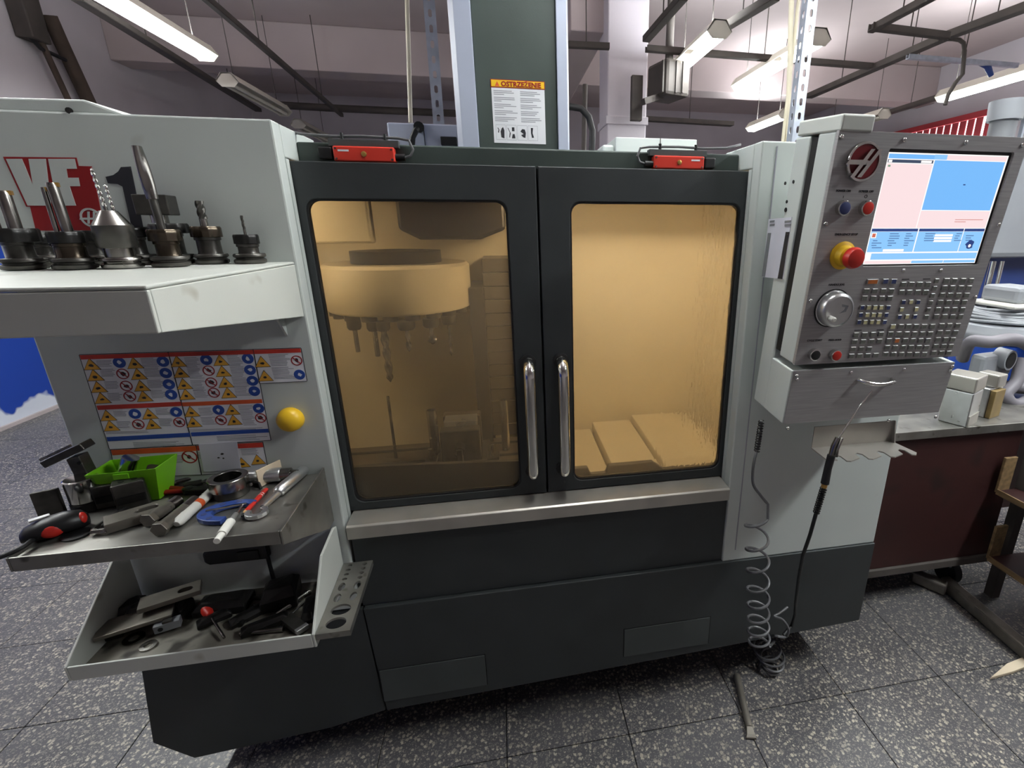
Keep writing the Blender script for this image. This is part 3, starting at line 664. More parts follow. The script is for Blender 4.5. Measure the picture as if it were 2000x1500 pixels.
for cxs, n_ in ((0.006, 0.076), (0.086, 0.154)):
    zz = z1 - hd - 0.008; k = 0
    while zz > z0 + 0.058:
        L = (n_ - cxs) * rnd.uniform(0.72, 1.0) if k % 3 != 2 else (n_ - cxs) * rnd.uniform(0.3, 0.7)
        mb.box(x0 + cxs, x0 + cxs + L, y - 0.0003, y, zz - 0.0012, zz + 0.0008)
        zz -= 0.0048 if k % 3 != 2 else 0.0085; k += 1
mb.build('print_lines', 'grey_print', wl_, kind='stuff')
mb = MB()
for k in range(4):
    cx_ = x0 + 0.022 + k * 0.033; cz_ = z0 + 0.03
    for q in ((cx_ - 0.015, cx_ + 0.015, cz_ + 0.0205, cz_ + 0.0212), (cx_ - 0.015, cx_ + 0.015, cz_ - 0.021, cz_ - 0.0203), (cx_ - 0.0152, cx_ - 0.0146, cz_ - 0.02, cz_ + 0.02), (cx_ + 0.0146, cx_ + 0.0152, cz_ - 0.02, cz_ + 0.02)):
        mb.box(q[0], q[1], y - 0.0003, y, q[2], q[3])
mb.build('pictogram_frames', 'grey_print', wl_, kind='stuff')
mb = MB(); zc = z0 + 0.03; X = x0 + 0.022
mb.prism([(X + 0.001, zc - 0.014), (X + 0.010, zc - 0.017), (X + 0.011, zc + 0.006), (X + 0.007, zc + 0.015), (X + 0.003, zc + 0.011), (X - 0.001, zc + 0.002)], 'y', y - 0.0004, y)
mb.prism([(X - 0.010, zc + 0.012), (X - 0.007, zc + 0.007), (X - 0.009, zc), (X - 0.006, zc - 0.002), (X - 0.0045, zc + 0.007), (X - 0.008, zc + 0.013)], 'y', y - 0.0004, y)
X += 0.033
mb.prism([(X + 0.001, zc + 0.004), (X + 0.009, zc + 0.004), (X + 0.009, zc + 0.015), (X + 0.001, zc + 0.015)], 'y', y - 0.0004, y)
mb.prism([(X, zc - 0.016), (X + 0.011, zc - 0.016), (X + 0.009, zc - 0.004), (X + 0.003, zc - 0.004)], 'y', y - 0.0004, y)
mb.prism([(X - 0.012, zc + 0.013), (X - 0.010, zc + 0.013), (X - 0.003, zc - 0.002), (X - 0.006, zc - 0.014), (X - 0.008, zc - 0.014), (X - 0.006, zc)], 'y', y - 0.0004, y)
X += 0.033
mb.prism([(X - 0.006, zc + 0.004), (X, zc + 0.011), (X + 0.008, zc + 0.010), (X + 0.011, zc), (X + 0.009, zc - 0.014), (X + 0.002, zc - 0.012), (X - 0.004, zc - 0.006), (X + 0.004, zc - 0.003)], 'y', y - 0.0004, y)
X += 0.033
mb.prism([(X - 0.006, zc + 0.015), (X + 0.001, zc + 0.015), (X - 0.001, zc), (X + 0.003, zc - 0.012), (X - 0.003, zc - 0.013), (X - 0.006, zc)], 'y', y - 0.0004, y)
mb.build('pictograms', 'dark_print', wl_, kind='stuff')
# ------------------------------------------------------------------ badge on the left panel
def zf(zx, zy, s=2.885, ox=0, oy=160, Y=YF):
    p = at(ox + zx / s, oy + zy / s, Y=Y); return (p.x, p.z)
bd = mp(MB().prism([zf(*p) for p in ((20, 422), (432, 427), (444, 474), (518, 476), (592, 838), (205, 838), (172, 703), (150, 703))], 'y', YF - 0.0012, YF), 'machine_badge', 'red_print')
bd['label'] = 'red badge lettered VF'
MB().prism([zf(*p) for p in ((38, 434), (128, 434), (190, 584), (165, 434), (262, 434), (292, 697), (160, 697))], 'y', YF - 0.002, YF - 0.0011).build('letter_v', 'logo_white', bd)
MB().prism([zf(*p) for p in ((275, 434), (425, 434), (437, 490), (378, 490), (386, 540), (446, 540), (455, 588), (396, 588), (432, 697), (328, 697))], 'y', YF - 0.002, YF - 0.0011).build('letter_f', 'logo_white', bd)
c = zf(515, 765); r = 0.019
MB().holed([(c[0] + r * math.cos(a * math.pi / 18), c[1] + r * math.sin(a * math.pi / 18)) for a in range(36)], [(c[0] + r * 0.8 * math.cos(a * math.pi / 18), c[1] + r * 0.8 * math.sin(a * math.pi / 18)) for a in range(36)], YF - 0.002, YF - 0.0011).build('emblem_ring', 'logo_white', bd)
mb = MB()
for dx in (-0.004, 0.006): mb.prism([(c[0] + dx - 0.005, c[1] - 0.012), (c[0] + dx - 0.001, c[1] - 0.012), (c[0] + dx + 0.005, c[1] + 0.012), (c[0] + dx + 0.001, c[1] + 0.012)], 'y', YF - 0.002, YF - 0.0011)
mb.prism([(c[0] - 0.021, c[1] - 0.004), (c[0] + 0.006, c[1] - 0.004), (c[0] + 0.008, c[1]), (c[0] - 0.019, c[1])], 'y', YF - 0.0021, YF - 0.0011)
mb.build('emblem_letter', 'logo_white', bd)
n1 = mp(MB().prism([zf(*p) for p in ((683, 480), (738, 477), (812, 838), (748, 838), (692, 590), (665, 576), (610, 572), (597, 535), (640, 525), (668, 505))], 'y', YF - 0.0012, YF), 'badge_numeral', 'dark_print'); n1['label'] = 'black numeral 1'
# ------------------------------------------------------------------ safety sticker sheets
def zl(zx, zy): return zf(zx, zy, 4.1667, 140, 660)
def sheet(pts, lab):
    o = mp(MB().prism([zl(*p) for p in pts], 'y', YF - 0.0008, YF), 'safety_sticker', 'white_print'); o['label'] = lab
    P = [zl(*p) for p in pts]; mb = MB()
    for (a, b) in zip(P, P[1:] + P[:1]):
        d = Vector((b[0] - a[0], b[1] - a[1])); nrm = Vector((-d.y, d.x)).normalized() * 0.0011
        mb.prism([(a[0], a[1]), (b[0], b[1]), (b[0] + nrm.x, b[1] + nrm.y), (a[0] + nrm.x, a[1] + nrm.y)], 'y', YF - 0.0011, YF)
    mb.build('sticker_edge', 'dark_print', o)
    return o
sA = sheet([(65, 138), (787, 116), (985, 868), (312, 905)], 'left half of the hazard pictogram sheet')
sB = sheet([(787, 116), (1478, 95), (1620, 830), (985, 868)], 'right half of the hazard pictogram sheet')
sC = sheet([(1478, 95), (1865, 82), (1915, 350), (1530, 368)], 'small hazard sticker at upper right')
sD = sheet([(318, 910), (1012, 875), (1058, 1110), (370, 1140)], 'hazard sticker partly behind the green bin')
sE = sheet([(1012, 875), (1555, 848), (1600, 1080), (1058, 1110)], 'hazard sticker behind the taped paper')
def bar(o, a, b, h, m, name='header_bar'):
    A = Vector(zl(*a)); B = Vector(zl(*b)); H = h / 4.1667 * 0.00137
    MB().prism([A, B, (B.x, B.y - H), (A.x, A.y - H)], 'y', YF - 0.0013, YF - 0.0007).build(name, m, o)
bar(sA, (68, 140), (785, 118), 30, 'red_bar_print'); bar(sB, (790, 118), (1476, 97), 30, 'red_bar_print'); bar(sC, (1482, 97), (1862, 84), 30, 'red_bar_print')
bar(sA, (205, 550), (890, 518), 32, 'red_bar_print'); bar(sB, (898, 524), (1548, 497), 30, 'orange_print')
bar(sA, (285, 806), (962, 770), 32, 'blue_print'); bar(sB, (970, 768), (1600, 738), 30, 'blue_print')
bar(sD, (322, 912), (1010, 877), 40, 'orange_print'); bar(sE, (1016, 877), (1553, 850), 38, 'red_bar_print')
tri = {sA: [(160, 215), (190, 305), (218, 400), (248, 490), (513, 205), (543, 295), (568, 390), (590, 475), (293, 632), (320, 715), (633, 618), (658, 700)],
       sB: [(865, 192), (888, 280), (915, 375), (935, 460), (1212, 182), (1232, 272), (1252, 362), (1275, 447), (975, 600), (992, 685), (1305, 585), (1322, 668)],
       sC: [(1550, 195), (1575, 310)], sE: [(1390, 1015), (1515, 990)]}
for o, lst in tri.items():
    mk = MB()
    for p in lst:
        mb = MB(); mo = MB()
        x, z = zl(*p); s_ = 0.0155
        mo.prism([(x - s_ - 0.0016, z - s_ * 0.82), (x + s_ + 0.0016, z - s_ * 0.82), (x, z + s_ * 0.98)], 'y', YF - 0.0012, YF - 0.0007)
        mb.prism([(x - s_, z - s_ * 0.75), (x + s_, z - s_ * 0.75), (x, z + s_ * 0.85)], 'y', YF - 0.0016, YF - 0.0007)
        q = [(x + rnd.uniform(0.5, 1) * 0.006 * math.cos(k * 1.05), z - 0.003 + rnd.uniform(0.4, 1) * 0.0045 * math.sin(k * 1.05)) for k in range(6)]
        mk.prism(q, 'y', YF - 0.0019, YF - 0.0007)
        mo.m = 0; mo.mi = [0] * len(mo.f); mo.m = 1; mo.add(mb.v, mb.f); mo.build('warning_triangle', ['dark_print', 'yellow_print'], o)
    mk.build('warning_symbols', 'dark_print', o, kind='stuff')
circ = {sA: ([(390, 200), (745, 192), (768, 285), (793, 377), (812, 460), (517, 617), (853, 602)], [(418, 292), (447, 390), (475, 475), (545, 702), (878, 685)]),
        sB: ([(1097, 178), (1435, 168), (1453, 260), (1473, 348), (1488, 432), (1197, 585), (1523, 572)], [(1117, 265), (1138, 362), (1160, 445), (1217, 668), (1540, 650)]),
        sC: ([(1855, 298)], [(1832, 183)]), sD: ([], [(962, 967)])}
for o, (bl_, rd) in circ.items():
    mk = MB()
    for p in bl_:
        mb = MB(); x, z = zl(*p); r = 0.0125
        mb.prism([(x + r * math.cos(k * math.pi / 10), z + r * math.sin(k * math.pi / 10)) for k in range(20)], 'y', YF - 0.0012, YF - 0.0007)
        mk.prism([(x + rnd.uniform(0.4, 1) * 0.0065 * math.cos(k * 0.9), z + rnd.uniform(0.4, 1) * 0.0065 * math.sin(k * 0.9)) for k in range(7)], 'y', YF - 0.0015, YF - 0.0007)
        mb.build('mandatory_sign', 'blue_print', o)
    if bl_: mk.build('mandatory_symbols', 'white_print', o, kind='stuff')
    mk = MB()
    for p in rd:
        mb = MB(); x, z = zl(*p); r = 0.0125 if o is not sD else 0.017
        ring = [(x + r * math.cos(k * math.pi / 12), z + r * math.sin(k * math.pi / 12)) for k in range(24)]
        mb.holed(ring, [(x + (a - x) * 0.82, z + (b - z) * 0.82) for a, b in ring], YF - 0.0012, YF - 0.0007)
        mb.prism([(x - r * 0.66, z + r * 0.56), (x - r * 0.56, z + r * 0.66), (x + r * 0.66, z - r * 0.56), (x + r * 0.56, z - r * 0.66)], 'y', YF - 0.0016, YF - 0.0007)
        mk.prism([(x + rnd.uniform(0.4, 1) * 0.007 * math.cos(k * 0.9), z + rnd.uniform(0.4, 1) * 0.007 * math.sin(k * 0.9)) for k in range(7)], 'y', YF - 0.0012, YF - 0.0007)
        mb.build('prohibition_sign', 'red_print', o)
    mk.build('prohibition_symbols', 'dark_print', o, kind='stuff')
blocks = {sA: [(200, 185, 130, 5), (230, 255, 130, 6), (265, 355, 120, 6), (290, 450, 120, 6), (560, 165, 140, 7), (585, 245, 140, 7), (610, 345, 140, 6), (640, 430, 130, 6), (340, 600, 120, 4), (365, 680, 120, 5), (680, 575, 130, 5), (705, 655, 110, 6), (280, 765, 400, 2), (500, 850, 430, 4)],
          sB: [(915, 160, 120, 8), (940, 250, 120, 8), (965, 345, 120, 8), (990, 425, 120, 6), (1260, 140, 120, 8), (1285, 225, 120, 8), (1300, 315, 130, 8), (1320, 400, 120, 7), (1030, 570, 120, 6), (1050, 645, 120, 6), (1355, 550, 120, 8), (1380, 640, 110, 7), (960, 745, 600, 2), (1180, 800, 420, 4)],
          sC: [(1600, 135, 170, 9), (1625, 240, 180, 9)], sD: [(830, 955, 80, 6)], sE: [(1375, 905, 160, 5), (1025, 930, 60, 5)]}
for o, lst in blocks.items():
    mb = MB()
    for (zx, zy, wd, n_) in lst:
        for k in range(n_):
            a = Vector(zl(zx + k * 3.2, zy + k * 11)); b = Vector(zl(zx + k * 3.2 + wd * rnd.uniform(0.7, 1), zy + k * 11 - wd * 0.03))
            mb.prism([a, b, (b.x, b.y - 0.0013), (a.x, a.y - 0.0013)], 'y', YF - 0.0011, YF - 0.0007)
    mb.build('print_lines', 'grey_print', o, kind='stuff')
nt_ = mp(MB().prism([zl(*p) for p in ((1038, 862), (1348, 842), (1385, 1068), (1080, 1085))], 'y', YF - 0.003, YF - 0.0018), 'taped_note', 'paper'); nt_['label'] = 'smudged blank paper note'
mb = MB()
for p, r in (((1230, 940), 0.004), ((1200, 970), 0.003), ((1240, 975), 0.0025)):
    x, z = zl(*p); mb.prism([(x + r * rnd.uniform(0.6, 1.1) * math.cos(k * 0.8), z + r * rnd.uniform(0.5, 0.9) * math.sin(k * 0.8)) for k in range(8)], 'y', YF - 0.0033, YF - 0.0029)
mb.build('smudge', 'dark_steel', nt_, kind='stuff')
# yellow dome button
kb = mp(MB().lathe([(0.030, 0), (0.030, -0.008), (0.028, -0.018), (0.021, -0.026), (0.010, -0.030), (0.001, -0.031)], 28, (-0.534, YF, 1.152), 'y'), 'dome_button', 'yellow', smooth=True)
kb['label'] = 'yellow dome button'
# ------------------------------------------------------------------ inside of the enclosure
ip = 'interior_paint'
mp(MB().box(XL + 0.02, XR - 0.02, YB - 0.02, YB, 0.5, 1.78), 'inner_back', ip)
mp(MB().box(XL + 0.021, XL + 0.03, YF + 0.04, YB - 0.02, 0.5, 1.78), 'inner_side', ip)
mp(MB().box(0.93, 0.94, YD + 0.03, YB - 0.02, 0.5, 1.78), 'inner_side', ip)
mp(MB().box(XL + 0.03, 0.93, YD + 0.03, YB - 0.02, 0.5, 0.62), 'chip_tray', 'interior_dark')
mp(MB().box(XL + 0.03, 0.93, 1.465, YB - 0.02, 1.755, 1.769), 'inner_roof', ip)
# sloping sheet covers at the bottom right
for (xa, xb, za) in ((0.10, 0.370, 0.695), (0.38, 0.560, 0.728), (0.57, 0.84, 0.750)):
    mp(MB().prism([(1.50, za - 0.02), (1.62, za), (2.09, za + 0.006), (2.09, 0.625), (1.50, 0.625)], 'x', xa, xb), 'sloping_cover', ip, bevel=0.003)
mp(MB().prism([(0.10, 0.862), (0.24, 0.862), (0.25, 0.836), (0.30, 0.836), (0.31, 0.862), (0.46, 0.862), (0.50, 0.83), (0.92, 0.83), (0.92, 0.62), (0.10, 0.62)], 'y', 1.40, 1.42), 'front_apron', 'interior_dark', bevel=0.004)
# column way covers (stack of sliding sheets) and spindle head
for k in range(14):
    mp(MB().box(-0.07, 0.11, 1.86 + (k % 2) * 0.004, 2.09, 0.80 + k * 0.05, 0.848 + k * 0.05), 'way_cover', 'waycover', bevel=0.002)
mp(MB().box(-0.12, -0.07, 1.80, 2.09, 0.62, 1.40), 'way_cover_edge', 'interior_dark')
sp = mp(MB().prism([(-0.30, 1.78), (0.02, 1.78), (0.02, 1.60), (-0.06, 1.57), (-0.24, 1.57), (-0.30, 1.60)], 'y', 1.62, 2.0), 'spindle_head', 'interior_dark', bevel=0.01)
mp(MB().box(-0.56, -0.38, 1.62, 1.68, 1.56, 1.76), 'carousel_bracket', ip, bevel=0.006)
# tool carousel drum
DC = Vector((-0.36, 1.86, 0))
dm = mp(MB().lathe([(0.02, 1.49), (0.235, 1.49), (0.245, 1.48), (0.245, 1.345), (0.238, 1.335), (0.02, 1.335)], 56, DC), 'tool_carousel', ip, smooth=True)
dm['label'] = 'round white tool carousel drum'
MB().lathe([(0.15, 1.49), (0.15, 1.53), (0.02, 1.535)], 32, DC).build('carousel_hub', 'interior_dark', dm, smooth=True)
for k in range(20):
    a = 2 * math.pi * k / 20
    MB().cyl((DC.x + 0.215 * math.cos(a), DC.y + 0.215 * math.sin(a), 1.336), (DC.x + 0.215 * math.cos(a), DC.y + 0.215 * math.sin(a), 1.318), 0.024, n=14).build('tool_pocket', 'dark_steel', dm, smooth=True)
# table
tb = mp(MB().box(-0.72, 0.03, 1.50, 1.84, 0.70, 0.80), 'work_table', 'waycover', bevel=0.003)
for k in range(3): MB().box(-0.72, 0.03, 1.555 + k * 0.11, 1.573 + k * 0.11, 0.8002, 0.8012).build('t_slot', 'dark_gap', tb)
mp(MB().prism([(-0.74, 0.945), (0.085, 0.905), (0.085, 0.62), (-0.74, 0.62)], 'y', 1.395, 1.41), 'table_apron', 'interior_dark')
# work light inside, above the window line
wk = mp(MB().box(0.08, 0.62, 1.475, 1.53, 1.722, 1.752), 'work_light', 'fixture_white', bevel=0.004)
def work_lamp(loc, rot, sx, sy, pw):
    ld = bpy.data.lights.new('work_lamp', 'AREA'); ld.shape = 'RECTANGLE'; ld.size = sx; ld.size_y = sy; ld.energy = pw; ld.color = (1.0, 0.78, 0.50)
    lo = bpy.data.objects.new('work_lamp', ld); COL.objects.link(lo); lo.location = loc; lo.rotation_euler = rot
    adopt(lo, wk)
work_lamp((0.35, 1.50, 1.72), (math.radians(22), 0, 0), 0.5, 0.05, WORK_W)
wk2 = mp(MB().box(-0.90, -0.55, 1.475, 1.53, 1.722, 1.752), 'work_light', 'fixture_white', bevel=0.004)
work_lamp((-0.72, 1.50, 1.72), (math.radians(25), 0, 0), 0.3, 0.05, WORK_W * 0.3)
# tools hanging in the carousel
grp = 'tools hanging in the carousel'
def hung(ang, L, r, kind, label, nutr=0.022):
    a = math.radians(ang); x = DC.x + 0.215 * math.cos(a); y = DC.y + 0.215 * math.sin(a); z = 1.318
    t = thing('cutting_tool', label, 'cutting tool', (x, y, z - 0.03 - L), 0, grp)
    MB().lathe([(nutr, z), (nutr, z - 0.022), (nutr * 0.8, z - 0.03), (r * 1.1, z - 0.03)], 18, (x, y, 0)).build('collet_nut', 'dark_steel', t, smooth=True)
    if kind == 'drill': MB().twist((x, y, z - 0.03), (x, y, z - 0.03 - L), r, L / (r * 7), lobes=2, depth=0.4, tip=0.1).build('drill_bit', 'tool_steel', t, smooth=True)
    elif kind == 'ball':
        MB().cyl((x, y, z - 0.03), (x, y, z - 0.03 - L * 0.6), r * 0.7, n=12).build('shank', 'tool_steel', t, smooth=True)
        MB().twist((x, y, z - 0.03 - L * 0.55), (x, y, z - 0.03 - L), r * 1.5, 0.5, lobes=3, depth=0.3, tip=0.35).build('cutter', 'tool_steel', t, smooth=True)
    else: MB().cyl((x, y, z - 0.03), (x, y, z - 0.03 - L), r, n=12).build('shank', 'tool_steel', t, smooth=True)
hung(-125, 0.075, 0.007, 'plain', 'thin plain pin hanging leftmost in the carousel')
hung(-105, 0.085, 0.008, 'plain', 'pair-side plain shank hanging beside the large drill')
hung(-97, 0.175, 0.013, 'drill', 'largest twist drill hanging under the carousel')
hung(-78, 0.075, 0.009, 'drill', 'short stub drill hanging right of the largest drill', 0.028)
hung(-57, 0.06, 0.010, 'ball', 'ball-nosed cutter hanging under the carousel', 0.026)
hung(-38, 0.115, 0.006, 'drill', 'slender twist drill hanging at the right of the carousel', 0.024)
# vise and parts on the table
vs = thing('machine_vise', 'dark machine vise standing on the table behind the left window', 'vise', (-0.17, 1.62, 0.801))
MB().box(-0.26, -0.08, 1.54, 1.74, 0.8015, 0.84).build('vise_base', 'dark_steel', vs, bevel=0.004)
MB().box(-0.235, -0.105, 1.56, 1.61, 0.841, 0.955).build('jaw', 'dark_steel', vs, bevel=0.004)
MB().box(-0.235, -0.105, 1.68, 1.73, 0.841, 0.965).build('jaw', 'waycover', vs, bevel=0.004)
MB().box(-0.225, -0.115, 1.612, 1.678, 0.90, 0.97).build('clamped_block', 'aluminium', vs, bevel=0.002)
MB().cyl((-0.17, 1.56, 0.90), (-0.17, 1.51, 0.90), 0.016, n=16).build('spindle_nut', 'tool_steel', vs, smooth=True)
MB().obox((-0.17, 1.515, 0.85), 0.02, 0.018, 0.12).build('crank', 'dark_steel', vs, bevel=0.003)
for sx in (-0.275, -0.065):
    MB().box(sx - 0.02, sx + 0.02, 1.56, 1.62, 0.8015, 0.845).build('clamp', 'dark_steel', vs, bevel=0.003)
    MB().cyl((sx, 1.59, 0.84), (sx, 1.59, 0.885), 0.007, n=10).build('stud', 'tool_steel', vs, smooth=True)
def rod(px, py, Yp, z0, z1, r, label):
    x = at(px, py, Y=Yp).x
    tag(MB().lathe([(r, z0), (r, z1 - 0.004), (r * 0.9, z1), (r * 0.7, z1), (r * 0.68, z1 - 0.02)], 18, (x, Yp, 0)).build('steel_bush', 'tool_steel', smooth=True), label, 'bush', 'parts on the machine table')
rod(842, 800, 1.66, 0.8015, 1.0, 0.017, 'tall steel bush standing left of the vise')
rod(984, 800, 1.72, 0.8015, 1.0, 0.015, 'steel bush standing right of the vise behind the hazed window')
rod(761, 800, 1.72, 0.8015, 1.04, 0.005, 'thin pin standing far left of the vise')
def spline(P, n=8):
    P = [Vector(p) for p in P]; out = []
    for i in range(len(P) - 1):
        p0 = P[max(i - 1, 0)]; p1 = P[i]; p2 = P[i + 1]; p3 = P[min(i + 2, len(P) - 1)]
        for k in range(n):
            u = k / n; out.append(0.5 * ((2 * p1) + (p2 - p0) * u + (2 * p0 - 5 * p1 + 4 * p2 - p3) * u * u + (3 * p1 - p0 - 3 * p2 + p3) * u ** 3))
    return out + [P[-1]]
# ================================================================== control pendant (sags forward on its arm by 5.6 degrees)
TH = math.radians(5.57); PO = Vector((0.692, 1.035, 1.283))
pend = thing('control_pendant', 'grey control pendant with lit screen, keypad and red emergency stop', 'control panel', PO, 0, None, (TH, 0, 0))
PU = Vector((0, -math.sin(TH), math.cos(TH))); PN = Vector((0, math.cos(TH), math.sin(TH)))
def pl(px, py):
    d = FW + RT * ((px - CX) / FPX) - UP * ((py - CY) / FPX)
    t = (PO - EYE).dot(PN) / d.dot(PN); P = EYE + d * t
    return (P.x - PO.x, (P - PO).dot(PU))
def pp(mb, name, material, parent=None, **k): return mb.build(name, material, parent or pend, local=True, **k)
PW, PH = 0.470, 0.512
pp(MB().box(0.001, PW - 0.001, 0.0095, 0.072, 0.0, PH - 0.001), 'housing', 'white_paint', bevel=0.004)
s0 = pl(1736, 296); s1 = pl(1973, 305); s2 = pl(1906, 515); s3 = pl(1691, 516)
su0 = (s0[0] + s3[0]) / 2; su1 = (s1[0] + s2[0]) / 2; sv0 = (s2[1] + s3[1]) / 2; sv1 = (s0[1] + s1[1]) / 2
inn, dr = rrect(su0 - 0.003, su1 + 0.009, sv0 - 0.004, sv1 + 0.007, 0.004, 2)
pp(MB().holed(outer_for(dr, 0, PW, 0, PH), inn, 0.0, 0.0093), 'face_plate', 'brushed', bevel=0.0008)
pp(MB().box(su0 - 0.006, su1 + 0.012, 0.0062, 0.008, sv0 - 0.007, sv1 + 0.010), 'screen_bezel', 'black_plastic')
scr = pp(MB().box(su0, su1, 0.0035, 0.006, sv0, sv1), 'screen', 'screen_white'); scr['label'] = 'lit control screen in pink and blue'
def S(u0, v0, u1, v1, m, name='screen_field', lay=1):
    """field of the display, given in fractions from its top left"""
    MB().box(su0 + (su1 - su0) * u0, su0 + (su1 - su0) * u1, 0.0035 - 0.00012 * lay, 0.0036, sv1 - (sv1 - sv0) * v1, sv1 - (sv1 - sv0) * v0).build(name, m, scr, local=True)
S(0.005, 0.012, 0.375, 0.05, 'screen_blue'); S(0.375, 0.008, 0.48, 0.05, 'screen_light'); S(0.48, 0.01, 0.99, 0.05, 'screen_pink')
S(0.005, 0.058, 0.375, 0.085, 'screen_dark'); S(0.012, 0.062, 0.04, 0.082, 'screen_white', lay=2); S(0.275, 0.062, 0.362, 0.082, 'screen_white', lay=2)
S(0.006, 0.092, 0.375, 0.655, 'screen_pink'); S(0.015, 0.105, 0.035, 0.12, 'screen_green', 'screen_mark', 2)
S(0.385, 0.055, 0.985, 0.49, 'screen_blue'); S(0.68, 0.255, 0.70, 0.265, 'screen_navy', 'screen_mark', 2)
S(0.382, 0.497, 0.992, 0.655, 'screen_pink')
for k in range(2): S(0.70, 0.575 + k * 0.02, (0.95, 0.80)[k], 0.58 + k * 0.02, 'screen_red', 'screen_text_line', 2)
for a, b in ((0.006, 0.40), (0.41, 0.805), (0.812, 0.995)): S(a, 0.662, b, 0.688, 'screen_navy')
S(0.006, 0.69, 0.40, 0.882, 'screen_light'); S(0.41, 0.69, 0.805, 0.882, 'screen_light'); S(0.812, 0.69, 0.995, 0.882, 'screen_light')
S(0.012, 0.70, 0.055, 0.75, 'screen_white', lay=2); S(0.02, 0.708, 0.047, 0.742, 'screen_red', 'screen_mark', 3)
for k in range(3): S(0.56, 0.715 + k * 0.027, 0.72, 0.735 + k * 0.027, 'screen_white', 'screen_entry', 2)
S(0.14, 0.855, 0.32, 0.878, 'screen_white', 'screen_entry', 2)
mb = MB(); rnd = random.Random(5)
for (u, v, n_) in ((0.16, 0.70, 6), (0.30, 0.70, 6), (0.03, 0.765, 4), (0.47, 0.70, 4), (0.74, 0.70, 4), (0.84, 0.72, 3)):
    for k in range(n_):
        uu = u + rnd.uniform(0, 0.01); L = rnd.uniform(0.03, 0.09); vv = v + 0.005 + k * 0.022
        mb.box(su0 + (su1 - su0) * uu, su0 + (su1 - su0) * (uu + L), 0.0032, 0.0036, sv1 - (sv1 - sv0) * (vv + 0.008), sv1 - (sv1 - sv0) * vv)
mb.build('screen_text_lines', 'screen_text', scr, local=True, kind='stuff')
u_, v_ = su0 + (su1 - su0) * 0.90, sv1 - (sv1 - sv0) * 0.815
MB().prism([(u_ + 0.011 * math.cos(a * math.pi / 8) * (0.8 + 0.2 * (a % 3)), v_ + 0.010 * math.sin(a * math.pi / 8)) for a in range(16)], 'y', 0.0031, 0.0036).build('screen_icon', 'screen_navy', scr, local=True)
MB().prism([(u_ + 0.004 * math.cos(a), v_ - 0.003 + 0.004 * math.sin(a)) for a in range(6)], 'y', 0.0029, 0.0036).build('screen_icon', 'screen_white', scr, local=True)
S(0.01, 0.905, 0.045, 0.965, 'screen_white', lay=2); S(0.05, 0.895, 0.993, 0.955, 'screen_light'); S(0.006, 0.968, 0.41, 0.994, 'screen_pink'); S(0.415, 0.968, 0.70, 0.994, 'screen_light'); S(0.705, 0.968, 0.993, 0.994, 'screen_light')
# round emblem
eu, ev = pl(1684, 316); R = 0.0395
em = pp(MB().lathe([(R, 0.001), (R, -0.005), (R * 0.97, -0.007), (R * 0.86, -0.007), (R * 0.84, -0.004), (0.001, -0.004)], 40, (eu, 0, ev), 'y'), 'maker_emblem', 'chrome', smooth=True); em['label'] = 'round chrome and dark red maker emblem'
MB().lathe([(R * 0.84, -0.0035), (R * 0.84, -0.0052), (0.001, -0.0055)], 32, (eu, 0, ev), 'y').build('emblem_field', 'badge_red', em, local=True)
mb = MB()
for (a, b) in ((-0.004, 0.012), (0.012, 0.030)):
    mb.prism([(eu + a - 0.026, ev - 0.030), (eu + a - 0.016, ev - 0.030), (eu + b + 0.003, ev + 0.024), (eu + b - 0.006, ev + 0.024)], 'y', -0.0125, -0.005)
mb.prism([(eu - 0.046, ev - 0.006), (eu - 0.040, ev + 0.003), (eu + 0.004, ev + 0.003), (eu + 0.001, ev - 0.006)], 'y', -0.013, -0.005)
mb.prism([(eu - 0.002, ev - 0.006), (eu + 0.004, ev + 0.002), (eu + 0.016, ev + 0.002), (eu + 0.012, ev - 0.006)], 'y', -0.013, -0.005)
mb.build('emblem_letter', 'chrome', em, local=True, kind='stuff')
# push buttons
def button(px, py, r, m, name, lab):
    u, v = pl(px, py)
    b = pp(MB().lathe([(r * 1.12, 0.0), (r * 1.12, -0.004), (r * 1.05, -0.010), (r * 0.92, -0.011)], 28, (u, 0, v), 'y'), name, 'chrome', smooth=True); b['label'] = lab
    MB().lathe([(r * 0.9, -0.009), (r * 0.88, -0.0125), (r * 0.7, -0.0135), (0.001, -0.0135)], 28, (u, 0, v), 'y').build('button_cap', m, b, local=True, smooth=True)
button(1644, 406, 0.0145, 'key_navy', 'power_on_button', 'chrome-ringed dark power button')
button(1689, 406, 0.0145, 'red_plastic', 'power_off_button', 'chrome-ringed red power button')
button(1588, 691, 0.0135, 'black_plastic', 'cycle_start_button', 'chrome-ringed dark start button')
button(1629, 692, 0.0135, 'red_plastic', 'feed_hold_button', 'chrome-ringed red hold button')
u, v = pl(1645, 499)
es = pp(MB().lathe([(0.031, 0), (0.031, -0.003), (0.024, -0.006), (0.020, -0.02), (0.012, -0.024)], 32, (u, 0, v), 'y'), 'emergency_stop', 'yellow', smooth=True); es['label'] = 'red mushroom emergency stop on a yellow base'
MB().lathe([(0.012, -0.022), (0.012, -0.030), (0.0225, -0.032), (0.0235, -0.040), (0.020, -0.048), (0.010, -0.051), (0.001, -0.051)], 32, (u, 0, v), 'y').build('mushroom_head', 'red_plastic', es, local=True, smooth=True)
u, v = pl(1625, 602)
MB_w = pp(MB().lathe([(0.043, 0.0), (0.043, -0.002), (0.041, -0.003), (0.041, -0.020), (0.038, -0.026), (0.034, -0.028), (0.034, -0.026), (0.001, -0.026)], 44, (u, 0, v), 'y'), 'jog_wheel', 'aluminium', smooth=True); MB_w['label'] = 'silver jog handwheel with knob'
